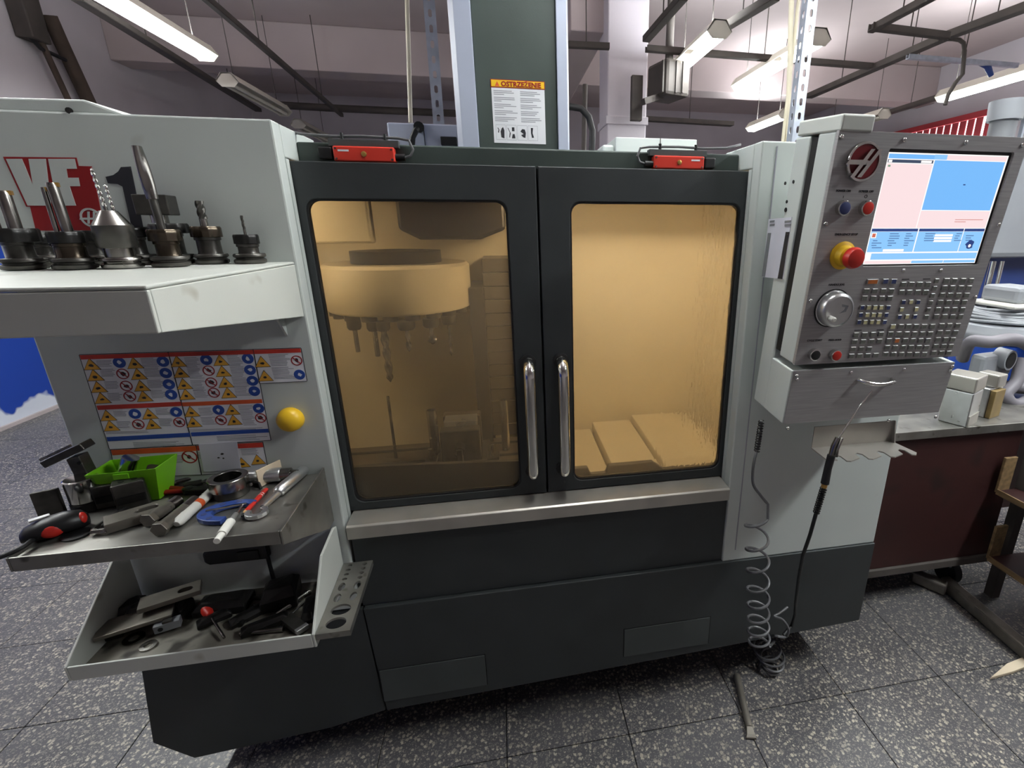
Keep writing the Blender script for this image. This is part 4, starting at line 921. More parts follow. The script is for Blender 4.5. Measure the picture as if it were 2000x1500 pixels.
MB().lathe([(0.006, -0.026), (0.006, -0.042), (0.004, -0.044)], 16, (u - 0.020, 0, v - 0.016), 'y').build('crank_knob', 'white_plastic', MB_w, local=True, smooth=True)
MB().prism([(u + 0.002, v - 0.006), (u + 0.018, v - 0.002), (u + 0.022, v + 0.012), (u + 0.004, v + 0.016), (u + 0.006, v + 0.010), (u + 0.015, v + 0.008), (u + 0.013, v + 0.002)], 'y', -0.0266, -0.0258).build('wheel_marking', 'mid_plastic', MB_w, local=True)
MB().lathe([(0.046, 0.0), (0.046, -0.0015), (0.0432, -0.0015)], 40, (u, 0, v), 'y').build('wheel_surround', 'black_plastic', MB_w, local=True)
for (px, py, tx, sz) in ((1647, 373, 'POWER ON', 0.0065), (1692, 374, 'POWER OFF', 0.0065), (1653, 458, 'EMERGENCY STOP', 0.0068), (1634, 556, 'HANDLE JOG', 0.0068), (1591, 665, 'CYCLE START', 0.0065), (1631, 664, 'FEED HOLD', 0.0065), (1647, 385, 'I', 0.007), (1691, 384, 'O', 0.010)):
    u, v = pl(px, py); text(tx, sz, 'panel_lettering', 'dark_print', pend, Matrix.Translation((u, -0.0003, v)) @ Matrix.Rotation(math.pi / 2, 4, 'X'), local=True, bold=0.00015)
# keys
def kz(zx, zy): return pl(1640 + zx / 7.143, 520 + zy / 7.143)
keys = []
for xs, y in (((365, 480, 600, 712), 345), ((340, 460, 575, 690), 445), ((880, 990, 1105, 1220), 252), ((855, 962, 1080, 1190), 362),
              ((1480, 1590, 1710, 1822), 200), ((1450, 1562, 1682, 1793), 300), ((1420, 1533, 1645, 1762), 403), ((1392, 1505, 1617, 1728), 503), ((1362, 1477, 1590, 1703), 603), ((1337, 1450, 1563, 1675), 700),
              ((222, 340, 455, 570), 955), ((200, 320, 435, 545), 1052), ((180, 293, 405), 1155), ((155, 270, 385, 497), 1250)):
    keys += [(x, y - (x - xs[0]) * 0.03 * (1 if y > 900 else 0), 'key_grey') for x in xs]
for xs, y in (((845, 950, 1060, 1170, 1285), 838), ((700, 815, 925, 1035, 1145, 1252), 940), ((678, 905, 1008, 1118, 1222), 1034), ((655, 765, 878, 985, 1095, 1200), 1130), ((630, 742, 850, 960, 1065, 1172), 1226),
              ((1412, 1520, 1637), 826), ((1385, 1493, 1607), 922), ((1358, 1468, 1568), 1020), ((1330, 1440, 1540), 1114), ((1300, 1410, 1512), 1206)):
    keys += [(x, y, 'key_grey') for x in xs]
keys += [(1345, 203, 'key_grey'), (1315, 307, 'key_grey'), (1285, 408, 'key_grey'), (1258, 508, 'key_grey'), (1228, 605, 'key_grey'), (1200, 708, 'key_grey'), (733, 842, 'key_cream'), (790, 1034, 'key_orange'),
         (630, 210, 'key_navy'), (745, 210, 'key_navy'), (880, 500, 'key_navy'), (985, 497, 'key_cream'), (1085, 498, 'key_navy'), (855, 603, 'key_cream'), (1060, 600, 'key_cream'), (825, 705, 'key_navy'), (930, 703, 'key_cream'), (1040, 702, 'key_navy')]
for xs, y in (((305, 395, 485, 570, 668), 575), ((285, 375, 462, 548, 640), 678), ((262, 348, 438, 528, 617), 778)):
    keys += [(x, y, c) for x, c in zip(xs, ('key_navy', 'key_cream', 'key_cream', 'key_cream', 'key_navy'))]
proto = {}
small = {(1345, 203), (1315, 307), (1285, 408), (1258, 508), (1228, 605), (1200, 708)}
def key_mesh(m, sx, sz):
    mb = MB(); mb.m = 1
    mb.loft([[(-sx, 0.0005, -sz), (sx, 0.0005, -sz), (sx, 0.0005, sz), (-sx, 0.0005, sz)], [(-sx, -0.002, -sz), (sx, -0.002, -sz), (sx, -0.002, sz), (-sx, -0.002, sz)], [(-sx * 0.82, -0.0032, -sz * 0.8), (sx * 0.82, -0.0032, -sz * 0.8), (sx * 0.82, -0.0032, sz * 0.8), (-sx * 0.82, -0.0032, sz * 0.8)]], caps=False)
    mb.m = 0; mb.add([(-sx * 0.82, -0.0032, -sz * 0.8), (sx * 0.82, -0.0032, -sz * 0.8), (sx * 0.82, -0.0032, sz * 0.8), (-sx * 0.82, -0.0032, sz * 0.8)], [(0, 1, 2, 3)])
    return mb
for (x, y, m) in keys:
    u, v = kz(x, y); jog = m in ('key_navy', 'key_cream') and x < 1100 and 450 < y < 800
    k = (m, 's' if ((x, y) in small or jog) else 'n')
    if k not in proto:
        o = key_mesh(m, *((0.0058, 0.0056) if k[1] == 's' else (0.0074, 0.0060))).build('key', [m, 'key_rim'], pend, local=True); proto[k] = o
    else: o = proto[k].copy(); COL.objects.link(o); o.parent = pend
    o.location = (u, 0, v)
u, v = kz(450, 213); o = key_mesh('key_orange', 0.015, 0.0058).build('key', ['key_orange', 'key_rim'], pend, local=True); o.location = (u, 0, v); o['label'] = 'wide orange key'
for (x, y) in ((918, 182), (1212, 178), (255, 893), (565, 887)):
    u, v = kz(x, y); pp(MB().box(u - 0.010, u + 0.010, -0.0004, 0.0, v - 0.0011, v + 0.0011), 'panel_bar', 'dark_print')
# screws
def screw(px, py, y0=0.0):
    u, v = pl(px, py)
    return u, v
scp = pp(MB().lathe([(0.0048, 0), (0.0044, -0.0025), (0.0028, -0.004), (0.001, -0.0042)], 14), 'panel_screw', 'chrome', smooth=True)
scp.rotation_euler = (math.radians(90), 0, 0)
scp.data.transform(Matrix.Rotation(math.radians(180), 4, 'X')); first = True
for (px, py) in ((1643, 267), (1766, 273), (1886, 278), (1612, 437), (1950, 439), (1997, 283), (1764, 528), (1837, 528), (1583, 587), (1909, 580), (1558, 721), (1665, 716), (1768, 712), (1868, 708), (1556, 741), (1855, 724), (1538, 836), (1735, 821), (1827, 814)):
    u, v = pl(px, py); u = min(max(u, 0.007), PW - 0.007)
    if 0 <= v < 0.006: v = 0.008
    if v > PH - 0.007: v = PH - 0.008
    if -0.03 < v < 0: v = -0.028
    if first: o = scp; first = False
    else: o = scp.copy(); COL.objects.link(o); o.parent = pend
    o.location = (u, 0, v)
# rear column of the pendant, dark gap behind the tilted box, top cap and drawer
pp(MB().box(0.004, PW - 0.01, 0.074, 0.096, 0.01, PH - 0.008), 'hinge_gap', 'dark_gap')
rear = pp(MB().box(0.0, PW, 0.098, 0.158, -0.164, PH - 0.004), 'rear_housing', 'white_paint', bevel=0.004)
pp(MB().box(0.0, 0.075, -0.003, 0.155, PH - 0.002, PH + 0.030), 'top_cap', 'shelf_paint', bevel=0.004)
dw = pp(MB().box(0.0, PW, 0.003, 0.1, -0.164, -0.016), 'storage_box', 'white_paint', bevel=0.003)
MB().box(0.0015, PW - 0.0015, 0.0, 0.003, -0.163, -0.016).build('box_front', 'brushed', dw, local=True, bevel=0.0008)
a = pl(1676, 742); b = pl(1742, 740)
hp = [(a[0], 0, a[1])] + [(a[0] + (b[0] - a[0]) * (0.08 + 0.84 * k / 8), -0.018 - 0.006 * math.sin(math.pi * k / 8), a[1] + (b[1] - a[1]) * k / 8 - 0.004 * math.sin(math.pi * k / 8)) for k in range(9)] + [(b[0], 0, b[1])]
MB().tube(hp, [0.006] + [0.0052] * 9 + [0.006], 12).build('box_handle', 'chrome', dw, local=True, smooth=True)
# arc scratch and holes on the left side of the rear housing
for (px, py) in ((1534, 358), (1550, 355), (1537, 394), (1535, 410)):
    P = at(px, py, X=0.692); d = P - PO; v = d.dot(PU); y = d.dot(PN)
    MB().cyl((0.0005, y, v), (-0.0012, y, v), 0.004 if py != 410 else 0.0055, n=12).build('screw_hole', 'dark_gap', rear, local=True)
# taped paper with two clippings on the side
def side(px, py):
    P = at(px, py, X=0.692); d = P - PO; return (d.dot(PN), d.dot(PU))
nt2 = pp(MB().prism([side(*p) for p in ((1502, 428), (1547, 424), (1530, 545), (1489, 541))], 'x', -0.0012, 0.0), 'taped_sheet', 'paper'); nt2['label'] = 'cream sheet with dark photo strips'
MB().prism([side(*p) for p in ((1536, 453), (1543, 453), (1529, 545), (1520, 544))], 'x', -0.002, -0.0011).build('photo_strip', 'dark_print', nt2, local=True)
MB().prism([side(*p) for p in ((1501, 455), (1507, 455), (1495, 541), (1489, 540))], 'x', -0.002, -0.0011).build('photo_strip', 'mid_plastic', nt2, local=True)
mb = MB()
for (a_, b_) in ((1505, 1514), (1534, 1546)):
    for k in range(2): mb.prism([side(a_, 431 + k * 7), side(b_, 430 + k * 7), side(b_ - 0.5, 434 + k * 7), side(a_ - 0.5, 435 + k * 7)], 'x', -0.002, -0.0011)
mb.build('print_lines', 'mid_plastic', nt2, local=True, kind='stuff')
# ------------------------------------------------------------------ fork bracket below the pendant
fb = thing('fork_bracket', 'bent steel bracket with notched fork under the control pendant', 'bracket', (0.88, 1.08, 1.04))
A = at(1590, 842, Y=1.075); B = at(1745, 834, Y=1.075); Z0 = at(1592, 876, Y=1.075).z; Z1 = A.z + 0.012
MB().box(A.x, B.x, 1.075, 1.078, Z0, Z1).build('back_plate', 'steel', fb, bevel=0.001)
y0, y1 = 1.078, 0.985; x0, x1 = A.x, B.x
pts = [(x0, y0), (x1 + 0.002, y0)]
n_ = 4; step = (x1 - x0 + 0.012) / n_
front = [(x1 + 0.012, y1 + 0.012)]
for k in range(n_):
    xr = x1 + 0.010 - k * step
    front += [(xr - 0.010, y1), (xr - 0.020, y1 + 0.004), (xr - 0.018, y1 + 0.030), (xr - 0.026, y1 + 0.040), (xr - 0.036, y1 + 0.034), (xr - 0.040, y1 + 0.012)]
front += [(x0 - 0.004, y1 + 0.02)]
MB().prism(pts + front, 'z', Z0, Z0 + 0.003).build('fork_plate', 'steel', fb)
MB().prism([(y0, Z0), (y0, Z1), (1.072, Z1), (1.06, Z0 + 0.002)], 'x', x1 - 0.001, x1 + 0.002).build('gusset', 'steel', fb)
# air gun hung in the fork
ag = thing('air_blow_gun', 'black air blow gun with thin bent nozzle hung in the fork bracket', 'air gun', at(1620, 890, Y=0.99))
GY = 0.988
MB().tube([at(1636, 858, Y=GY), at(1660, 823, Y=GY - 0.004), at(1680, 792, Y=GY - 0.008), at(1688, 782, Y=GY - 0.009), at(1704, 763, Y=GY - 0.008)], [0.0028, 0.0025, 0.0022, 0.0022, 0.0018], 10).build('nozzle', 'chrome', ag, smooth=True)
MB().tube([at(1637, 855, Y=GY), at(1630, 872, Y=GY), at(1624, 890, Y=GY)], [0.007, 0.009, 0.008], 12).build('valve_body', 'tool_steel', ag, smooth=True)
MB().tube([at(1645, 856, Y=GY - 0.008), at(1636, 878, Y=GY - 0.014), at(1634, 892, Y=GY - 0.012)], 0.003, 8).build('lever', 'tool_steel', ag, smooth=True)
MB().tube([at(1624, 889, Y=GY), at(1617, 915, Y=GY), at(1611, 944, Y=GY)], [0.010, 0.0095, 0.0105], 14).build('grip', 'rubber', ag, smooth=True)
MB().tube([at(1611, 944, Y=GY), at(1609, 952, Y=GY)], 0.0075, 12).build('coupling', 'brass', ag, smooth=True)
sp_ = []
P0, P1 = at(1609, 952, Y=GY), at(1594, 1002, Y=GY)
for k in range(110):
    t_ = k / 109; a_ = t_ * 2 * math.pi * 11; c_ = P0.lerp(P1, t_); sp_.append(c_ + Vector((0.0078 * math.cos(a_), 0.0078 * math.sin(a_), 0)))
MB().tube(sp_, 0.0016, 6).build('strain_spring', 'black_oxide', ag, smooth=True)
MB().tube([P0, P1, at(1582, 1045, Y=GY + 0.02), at(1568, 1085, Y=GY + 0.05), at(1560, 1130, Y=GY + 0.10), at(1554, 1180, Y=GY + 0.16), at(1553, 1200, Y=GY + 0.2), at(1546, 1222, Y=GY + 0.22), at(1530, 1240, Y=GY + 0.2)], 0.0052, 10).build('hose', 'rubber', ag, smooth=True)
# coiled hose from the pendant to the floor
ch = thing('coiled_hose', 'grey coiled air hose hanging from the pendant to the floor', 'hose', (0.78, 1.12, 0.0))
HY = 1.13
pts = [at(1487, 822, Y=1.15), at(1484, 860, Y=1.15), at(1474, 895, Y=HY), at(1470, 925, Y=HY), at(1472, 948, Y=HY), at(1486, 968, Y=HY), at(1500, 985, Y=HY - 0.01)]
turns = [(1478, 1002), (1478, 1051), (1480, 1094), (1480, 1134), (1481, 1167), (1481, 1196), (1481, 1222), (1482, 1244), (1484, 1262)]
hel = []
N = (len(turns) - 1) * 20
for k in range(N + 1):
    t_ = k / 20; i = min(int(t_), len(turns) - 2); fr = t_ - i
    c_ = at(*turns[i], Y=HY).lerp(at(*turns[i + 1], Y=HY), fr); a_ = 2 * math.pi * t_ + 0.2
    hel.append(c_ + Vector((0.034 * math.cos(a_), -0.030 * math.sin(a_), 0)))
pile = []
c0 = at(1500, 1290, Z=0.03); c0 = Vector((c0.x, c0.y, 0))
for k in range(110):
    t_ = k / 109; a_ = 2 * math.pi * t_ * 4.5
    rr = 0.040 + 0.008 * math.sin(5 * t_); c_ = c0 + Vector((0.02 * math.sin(3 * t_) - 0.01, 0.02 * math.cos(4 * t_), 0.085 - 0.078 * t_))
    pile.append(c_ + Vector((rr * math.cos(a_), rr * math.sin(a_), 0.012 * math.sin(a_ + 1.0) * (1 - t_))))
MB().tube(spline(pts, 5) + hel[2:] + pile, 0.0042, 8).build('hose', 'grey_hose', ch, smooth=True)
loop = [pile[2], at(1512, 1242, Y=1.14), at(1535, 1244, Y=1.13), at(1540, 1228, Y=1.13), at(1528, 1210, Y=1.14), at(1512, 1204, Y=1.15), at(1522, 1198, Y=1.16), at(1538, 1186, Y=1.18)]
MB().tube(spline(loop, 6), 0.004, 8).build('hose_end', 'grey_hose', ch, smooth=True)
sp_ = []
P0, P1 = at(1487, 822, Y=1.15), at(1478, 882, Y=1.14)
for k in range(110):
    t_ = k / 109; a_ = t_ * 2 * math.pi * 12; c_ = P0.lerp(P1, t_); sp_.append(c_ + Vector((0.0072 * math.cos(a_), 0.0072 * math.sin(a_), 0)))
MB().tube(sp_, 0.0016, 6).build('strain_spring', 'black_oxide', ch, smooth=True)
# ================================================================== right-hand bench and what stands on it
BZ = 0.85; BY = 1.50
bench = thing('workbench', 'dark red steel workbench with metal top right of the machine', 'workbench', (1.95, 1.85, 0))
bx0, bx1 = 1.30, 2.75
MB().box(bx0 - 0.02, bx1, BY - 0.02, 2.25, BZ - 0.035, BZ).build('worktop', 'tray_steel', bench, bevel=0.002)
MB().box(bx0, 2.10, BY, 2.2, 0.20, BZ - 0.036).build('cabinet', 'maroon', bench, bevel=0.003)
MB().box(bx0 - 0.01, 2.10, BY - 0.012, 2.2, 0.165, 0.20).build('bottom_rail', 'dark_tray', bench, bevel=0.002)
MB().box(2.12, 2.70, BY + 0.35, 2.2, 0.165, BZ - 0.036).build('cabinet_side', 'maroon', bench)
for x in (1.40, 2.0):
    for y in (1.58, 2.1):
        c_ = MB().cyl((x - 0.018, y, 0.062), (x + 0.018, y, 0.062), 0.06, n=24).build('caster', 'rubber', bench, smooth=True)
        MB().box(x - 0.028, x + 0.028, y - 0.03, y + 0.03, 0.10, 0.166).build('caster_fork', 'galvanised', c_)
# storage rack running towards the viewer at the right edge
rk_ = thing('storage_rack', 'brown storage rack with two open shelves at the right edge', 'rack', (2.25, 1.2, 0))
RX = 2.009
for z_, yf_ in ((0.548, 1.47), (0.245, 1.43)):
    s_ = MB().box(RX, RX + 0.55, 0.70, yf_, z_ - 0.012, z_).build('shelf_board', 'maroon', rk_)
    MB().box(RX - 0.006, RX, 0.70, yf_, z_ - 0.016, z_ + 0.008).build('edge_strip', 'old_wood', s_)
    MB().box(RX, RX + 0.06, yf_, yf_ + 0.012, z_ - 0.012, z_ + 0.15).build('end_board', 'old_wood', s_, bevel=0.002)
for y_ in (0.72, 1.455):
    MB().box(RX + 0.5, RX + 0.55, y_ - 0.02, y_ + 0.02, 0.0, 0.80).build('post', 'dark_tray', rk_)
MB().box(RX + 0.10, RX + 0.14, 1.44, 1.48, 0.0, 0.80).build('post', 'dark_tray', rk_)
MB().box(RX + 0.10, RX + 0.14, 0.72, 0.76, 0.0, 0.56).build('post', 'dark_tray', rk_)
for (a_, b_, z_, lab) in ((0.95, 1.38, 0.549, 'dark box on the upper shelf of the right-edge rack'), (0.95, 1.30, 0.246, 'dark box on the lower shelf of the right-edge rack')):
    t = thing('storage_box', lab, 'box', (RX + 0.3, (a_ + b_) / 2, z_), 0, 'boxes on the right-edge rack')
    MB().box(RX + 0.16, RX + 0.48, a_, b_, z_ + 0.001, z_ + 0.16).build('box_body', 'black_plastic', t, bevel=0.006)
    MB().box(RX + 0.15, RX + 0.49, a_ - 0.01, b_ + 0.01, z_ + 0.1605, z_ + 0.18).build('box_rim', 'black_plastic', t, bevel=0.003)
# pallet truck forks / rails on the floor at the right
for k, (a_, b_) in enumerate((((1890, 1165), (1985, 1245)), ((1795, 1120), (1838, 1138)))):
    loc, rz, L = pairs(a_, b_, 0.05)
    tag(MB().obox((loc.x, loc.y, 0.03), L + (0.25 if k == 0 else 0.05), 0.05, 0.055, rz).build('steel_rail', 'worn_steel', bevel=0.008), ('worn pale steel rail lying on the floor at lower right', 'short pale beam under the red workbench')[k], 'rail')
# aluminium blocks on the bench
def block(px, py, sx, sy, sz, rz, label, m='aluminium', z=BZ):
    p = at(px, py, Z=z)
    t = tag(MB().obox((p.x, p.y, z + sz / 2 + 0.0005), sx, sy, sz, rz).build('metal_block', m, bevel=0.003), label, 'metal block', 'machined blocks on the bench')
    return p
p0 = at(1868, 822, Z=BZ)
t = thing('metal_block', 'stepped aluminium block at the front edge of the bench', 'metal block', (p0.x, p0.y, BZ), 0.45, 'machined blocks on the bench')
MB().box(-0.055, 0.055, -0.05, 0.05, 0.0005, 0.14).build('block', 'aluminium', t, local=True, bevel=0.004)
MB().box(-0.052, 0.052, -0.054, -0.05, 0.0005, 0.045).build('milled_band', 'steel', t, local=True)
MB().box(-0.05, 0.07, -0.05, 0.06, 0.1405, 0.20).build('top_step', 'steel', t, local=True, bevel=0.006)
p1_ = at(1925, 815, Z=BZ)
t = thing('metal_block', 'small aluminium block with olive side right of the stepped block', 'metal block', (p1_.x + 0.02, p1_.y + 0.05, BZ), 0.3, 'machined blocks on the bench')
MB().box(-0.05, 0.06, -0.04, 0.07, 0.0005, 0.125).build('block', 'aluminium', t, local=True, bevel=0.004)
MB().box(-0.045, 0.035, -0.06, -0.041, 0.0005, 0.12).build('side_plate', 'olive_plate', t, local=True, bevel=0.002)
MB().box(-0.02, 0.05, -0.05, 0.03, 0.1255, 0.18).build('cube', 'steel', t, local=True, bevel=0.006)
# vacuum cleaner standing on the bench
vc = at(1935, 760, Y=1.95); VX = vc.x
t = thing('vacuum_cleaner', 'blue and grey vacuum cleaner with coiled cable on the bench', 'vacuum cleaner', (VX, 1.98, BZ))
zt = at(1935, 562, Y=1.9).z
H = zt - BZ
MB().lathe([(0.10, BZ + 0.001), (0.17, BZ + 0.02), (0.185, BZ + 0.10), (0.185, BZ + H * 0.45), (0.17, BZ + H * 0.48)], 36, (VX, 1.98, 0)).build('drum', 'blue_plastic', t, smooth=True)
MB().lathe([(0.19, BZ + H * 0.46), (0.205, BZ + H * 0.50), (0.205, BZ + H * 0.54), (0.20, BZ + H * 0.56), (0.19, BZ + H * 0.62), (0.12, BZ + H * 0.66)], 36, (VX, 1.98, 0)).build('motor_head', 'grey_plastic', t, smooth=True)
MB().box(VX - 0.08, VX + 0.08, 1.87, 2.06, BZ + H * 0.84, BZ + H).build('carry_handle', 'grey_plastic', t, bevel=0.02)
MB().box(VX - 0.12, VX + 0.12, 1.84, 2.08, BZ + H * 0.80, BZ + H * 0.845).build('top_plate', 'white_plastic', t, bevel=0.01)
MB().box(VX - 0.05, VX + 0.05, 1.90, 2.04, BZ + H * 0.62, BZ + H * 0.81).build('neck', 'mid_plastic', t, bevel=0.01)
for k in range(6):
    z_ = BZ + H * (0.66 + 0.024 * k); r_ = 0.165 - 0.006 * k; ring = [(VX + r_ * math.cos(a * 0.2618), 1.98 + r_ * math.sin(a * 0.2618), z_ + 0.006 * math.sin(a * 0.52 + k)) for a in range(25)]
    MB().tube(ring, 0.008, 8).build('coiled_cable', 'grey_plastic', t, smooth=True)
ih = at(1935, 712, Y=1.79)
MB().obox(ih, 0.20, 0.07, 0.11, 0.15).build('inlet_housing', 'grey_plastic', t, bevel=0.018)
ic = at(1966, 702, Y=1.755)
MB().cyl((ic.x - 0.012, 1.79, ic.z), (ic.x, 1.735, ic.z), 0.05, 0.046, n=24).build('inlet_port', 'grey_plastic', t, smooth=True)
MB().cyl((ic.x - 0.001, 1.737, ic.z), (ic.x, 1.733, ic.z), 0.037, n=20).build('inlet_hole', 'dark_gap', t)
hs = [at(1880, 700, Y=1.86), at(1896, 668, Y=1.80), at(1935, 668, Y=1.74), at(1985, 664, Y=1.72), at(2025, 690, Y=1.78), at(2050, 740, Y=1.82), (VX + 0.27, 1.80, BZ + 0.06), (VX + 0.05, 1.715, BZ + 0.045), (VX - 0.14, 1.76, BZ + 0.05), (VX - 0.2, 1.9, BZ + 0.05)]
MB().tube(spline(hs), 0.027, 14).build('suction_hose', 'hose_grey', t, smooth=True)
hs2 = [at(1995, 700, Y=1.75), at(1985, 745, Y=1.72), at(1965, 770, Y=1.7), at(1985, 790, Y=1.68), at(2030, 770, Y=1.7), at(2080, 740, Y=1.75)]
tag(MB().tube(spline(hs2), 0.026, 12).build('flexible_hose', 'hose_grey', smooth=True), 'loose dark grey hose bend beside the vacuum cleaner', 'hose')
# grey machine behind, at the right edge, with vent pipe on top
t = thing('grey_machine', 'plain grey machine housing at the right edge behind the pendant', 'machine', (2.9, 2.6, 0))
a_ = at(1935, 505, Y=2.3)
MB().box(a_.x - 0.05, a_.x + 0.7, 2.3, 2.9, a_.z, at(1960, 275, Y=2.3).z).build('housing', 'grey_plastic', t, bevel=0.03)
MB().box(a_.x + 0.02, a_.x + 0.65, 2.42, 2.9, 0, a_.z + 0.02).build('stand', 'blue_enamel', t, bevel=0.02)
MB().cyl(at(1940, 510, Y=2.28), at(1918, 600, Y=2.28), 0.016, n=12).build('bar', 'chrome', t, smooth=True)
MB().cyl(at(1958, 510, Y=2.26), at(1936, 600, Y=2.26), 0.010, n=12).build('bar', 'chrome', t, smooth=True)
q = at(1955, 262, Y=2.45); q2 = at(1957, 236, Y=2.45); q3 = at(1963, 197, Y=2.45)
vp = MB().cyl((q.x, 2.45, q.z - 0.12), (q.x, 2.45, q2.z), 0.062, n=28).build('vent_pipe', 'mid_plastic', t, smooth=True)
MB().cyl((q.x, 2.45, q2.z), (q.x, 2.45, q3.z), 0.078, 0.084, n=28).build('vent_cap', 'grey_plastic', t, smooth=True)
MB().box(q.x + 0.075, q.x + 0.088, 2.40, 2.42, q.z - 0.12, q3.z - 0.02).build('vent_rail', 'galvanised', t)
# floor odds and ends
loc, rz, L = pairs((1439, 1320), (1468, 1440), 0.012)
t = thing('pry_bar', 'steel bar with flattened end lying on the floor', 'steel bar', (loc.x, loc.y, 0.001), rz)
MB().tube([(-L / 2, 0, 0.012), (-L * 0.1, 0, 0.011), (L * 0.36, 0, 0.011)], [0.013, 0.012, 0.012], 10).build('shaft', 'worn_steel', t, local=True, smooth=True)
MB().loft([[(L * 0.34, -0.009, 0.002), (L * 0.34, 0.009, 0.002), (L * 0.34, 0.009, 0.019), (L * 0.34, -0.009, 0.019)], [(L * 0.46, -0.014, 0.001), (L * 0.46, 0.014, 0.001), (L * 0.46, 0.014, 0.013), (L * 0.46, -0.014, 0.013)], [(L * 0.5, -0.019, 0.001), (L * 0.5, 0.019, 0.001), (L * 0.5, 0.017, 0.008), (L * 0.5, -0.017, 0.008)]]).build('blade', 'worn_steel', t, local=True, bevel=0.002)
a_, b_ = at(1932, 1329, Z=0.0), at(2040, 1280, Z=0.0)
d_ = (b_ - a_); n_ = Vector((-d_.y, d_.x, 0)).normalized()
tag(MB().prism([(a_.x, a_.y), ((a_ + d_ * 0.35 - n_ * 0.012).x, (a_ + d_ * 0.35 - n_ * 0.012).y), ((b_ - n_ * 0.02).x, (b_ - n_ * 0.02).y), ((b_ + n_ * 0.015).x, (b_ + n_ * 0.015).y), ((a_ + d_ * 0.4 + n_ * 0.02).x, (a_ + d_ * 0.4 + n_ * 0.02).y)], 'z', 0.001, 0.014).build('wood_splinter', 'pale_wood', bevel=0.002), 'pale pointed wood scrap on the floor at the right edge', 'wood scrap')
# ================================================================== upper tool shelf
SZ = 1.53
sh = thing('tool_shelf', 'white sheet-metal shelf carrying the tool holders', 'shelf', (-0.75, 1.0, 1.41))
MB().box(-1.03, -0.462, 0.745, YF - 0.001, SZ - 0.006, SZ).build('shelf_top', 'shelf_paint', sh, bevel=0.0025)
LZ = at(325, 650, Y=0.75).z
MB().box(-1.03, -0.462, 0.745, 0.752, LZ, SZ - 0.0065).build('front_lip', 'shelf_paint', sh, bevel=0.002)
MB().prism([(0.7525, LZ), (0.7525, SZ - 0.0065), (YF - 0.001, SZ - 0.0065), (YF - 0.001, SZ - 0.125)], 'x', -0.468, -0.462).build('side_lip', 'shelf_paint', sh, bevel=0.0015)
MB().prism([(1.12, SZ - 0.007), (YF - 0.001, SZ - 0.007), (YF - 0.001, SZ - 0.17)], 'x', -0.51, -0.505).build('bracket', 'white_paint', sh)
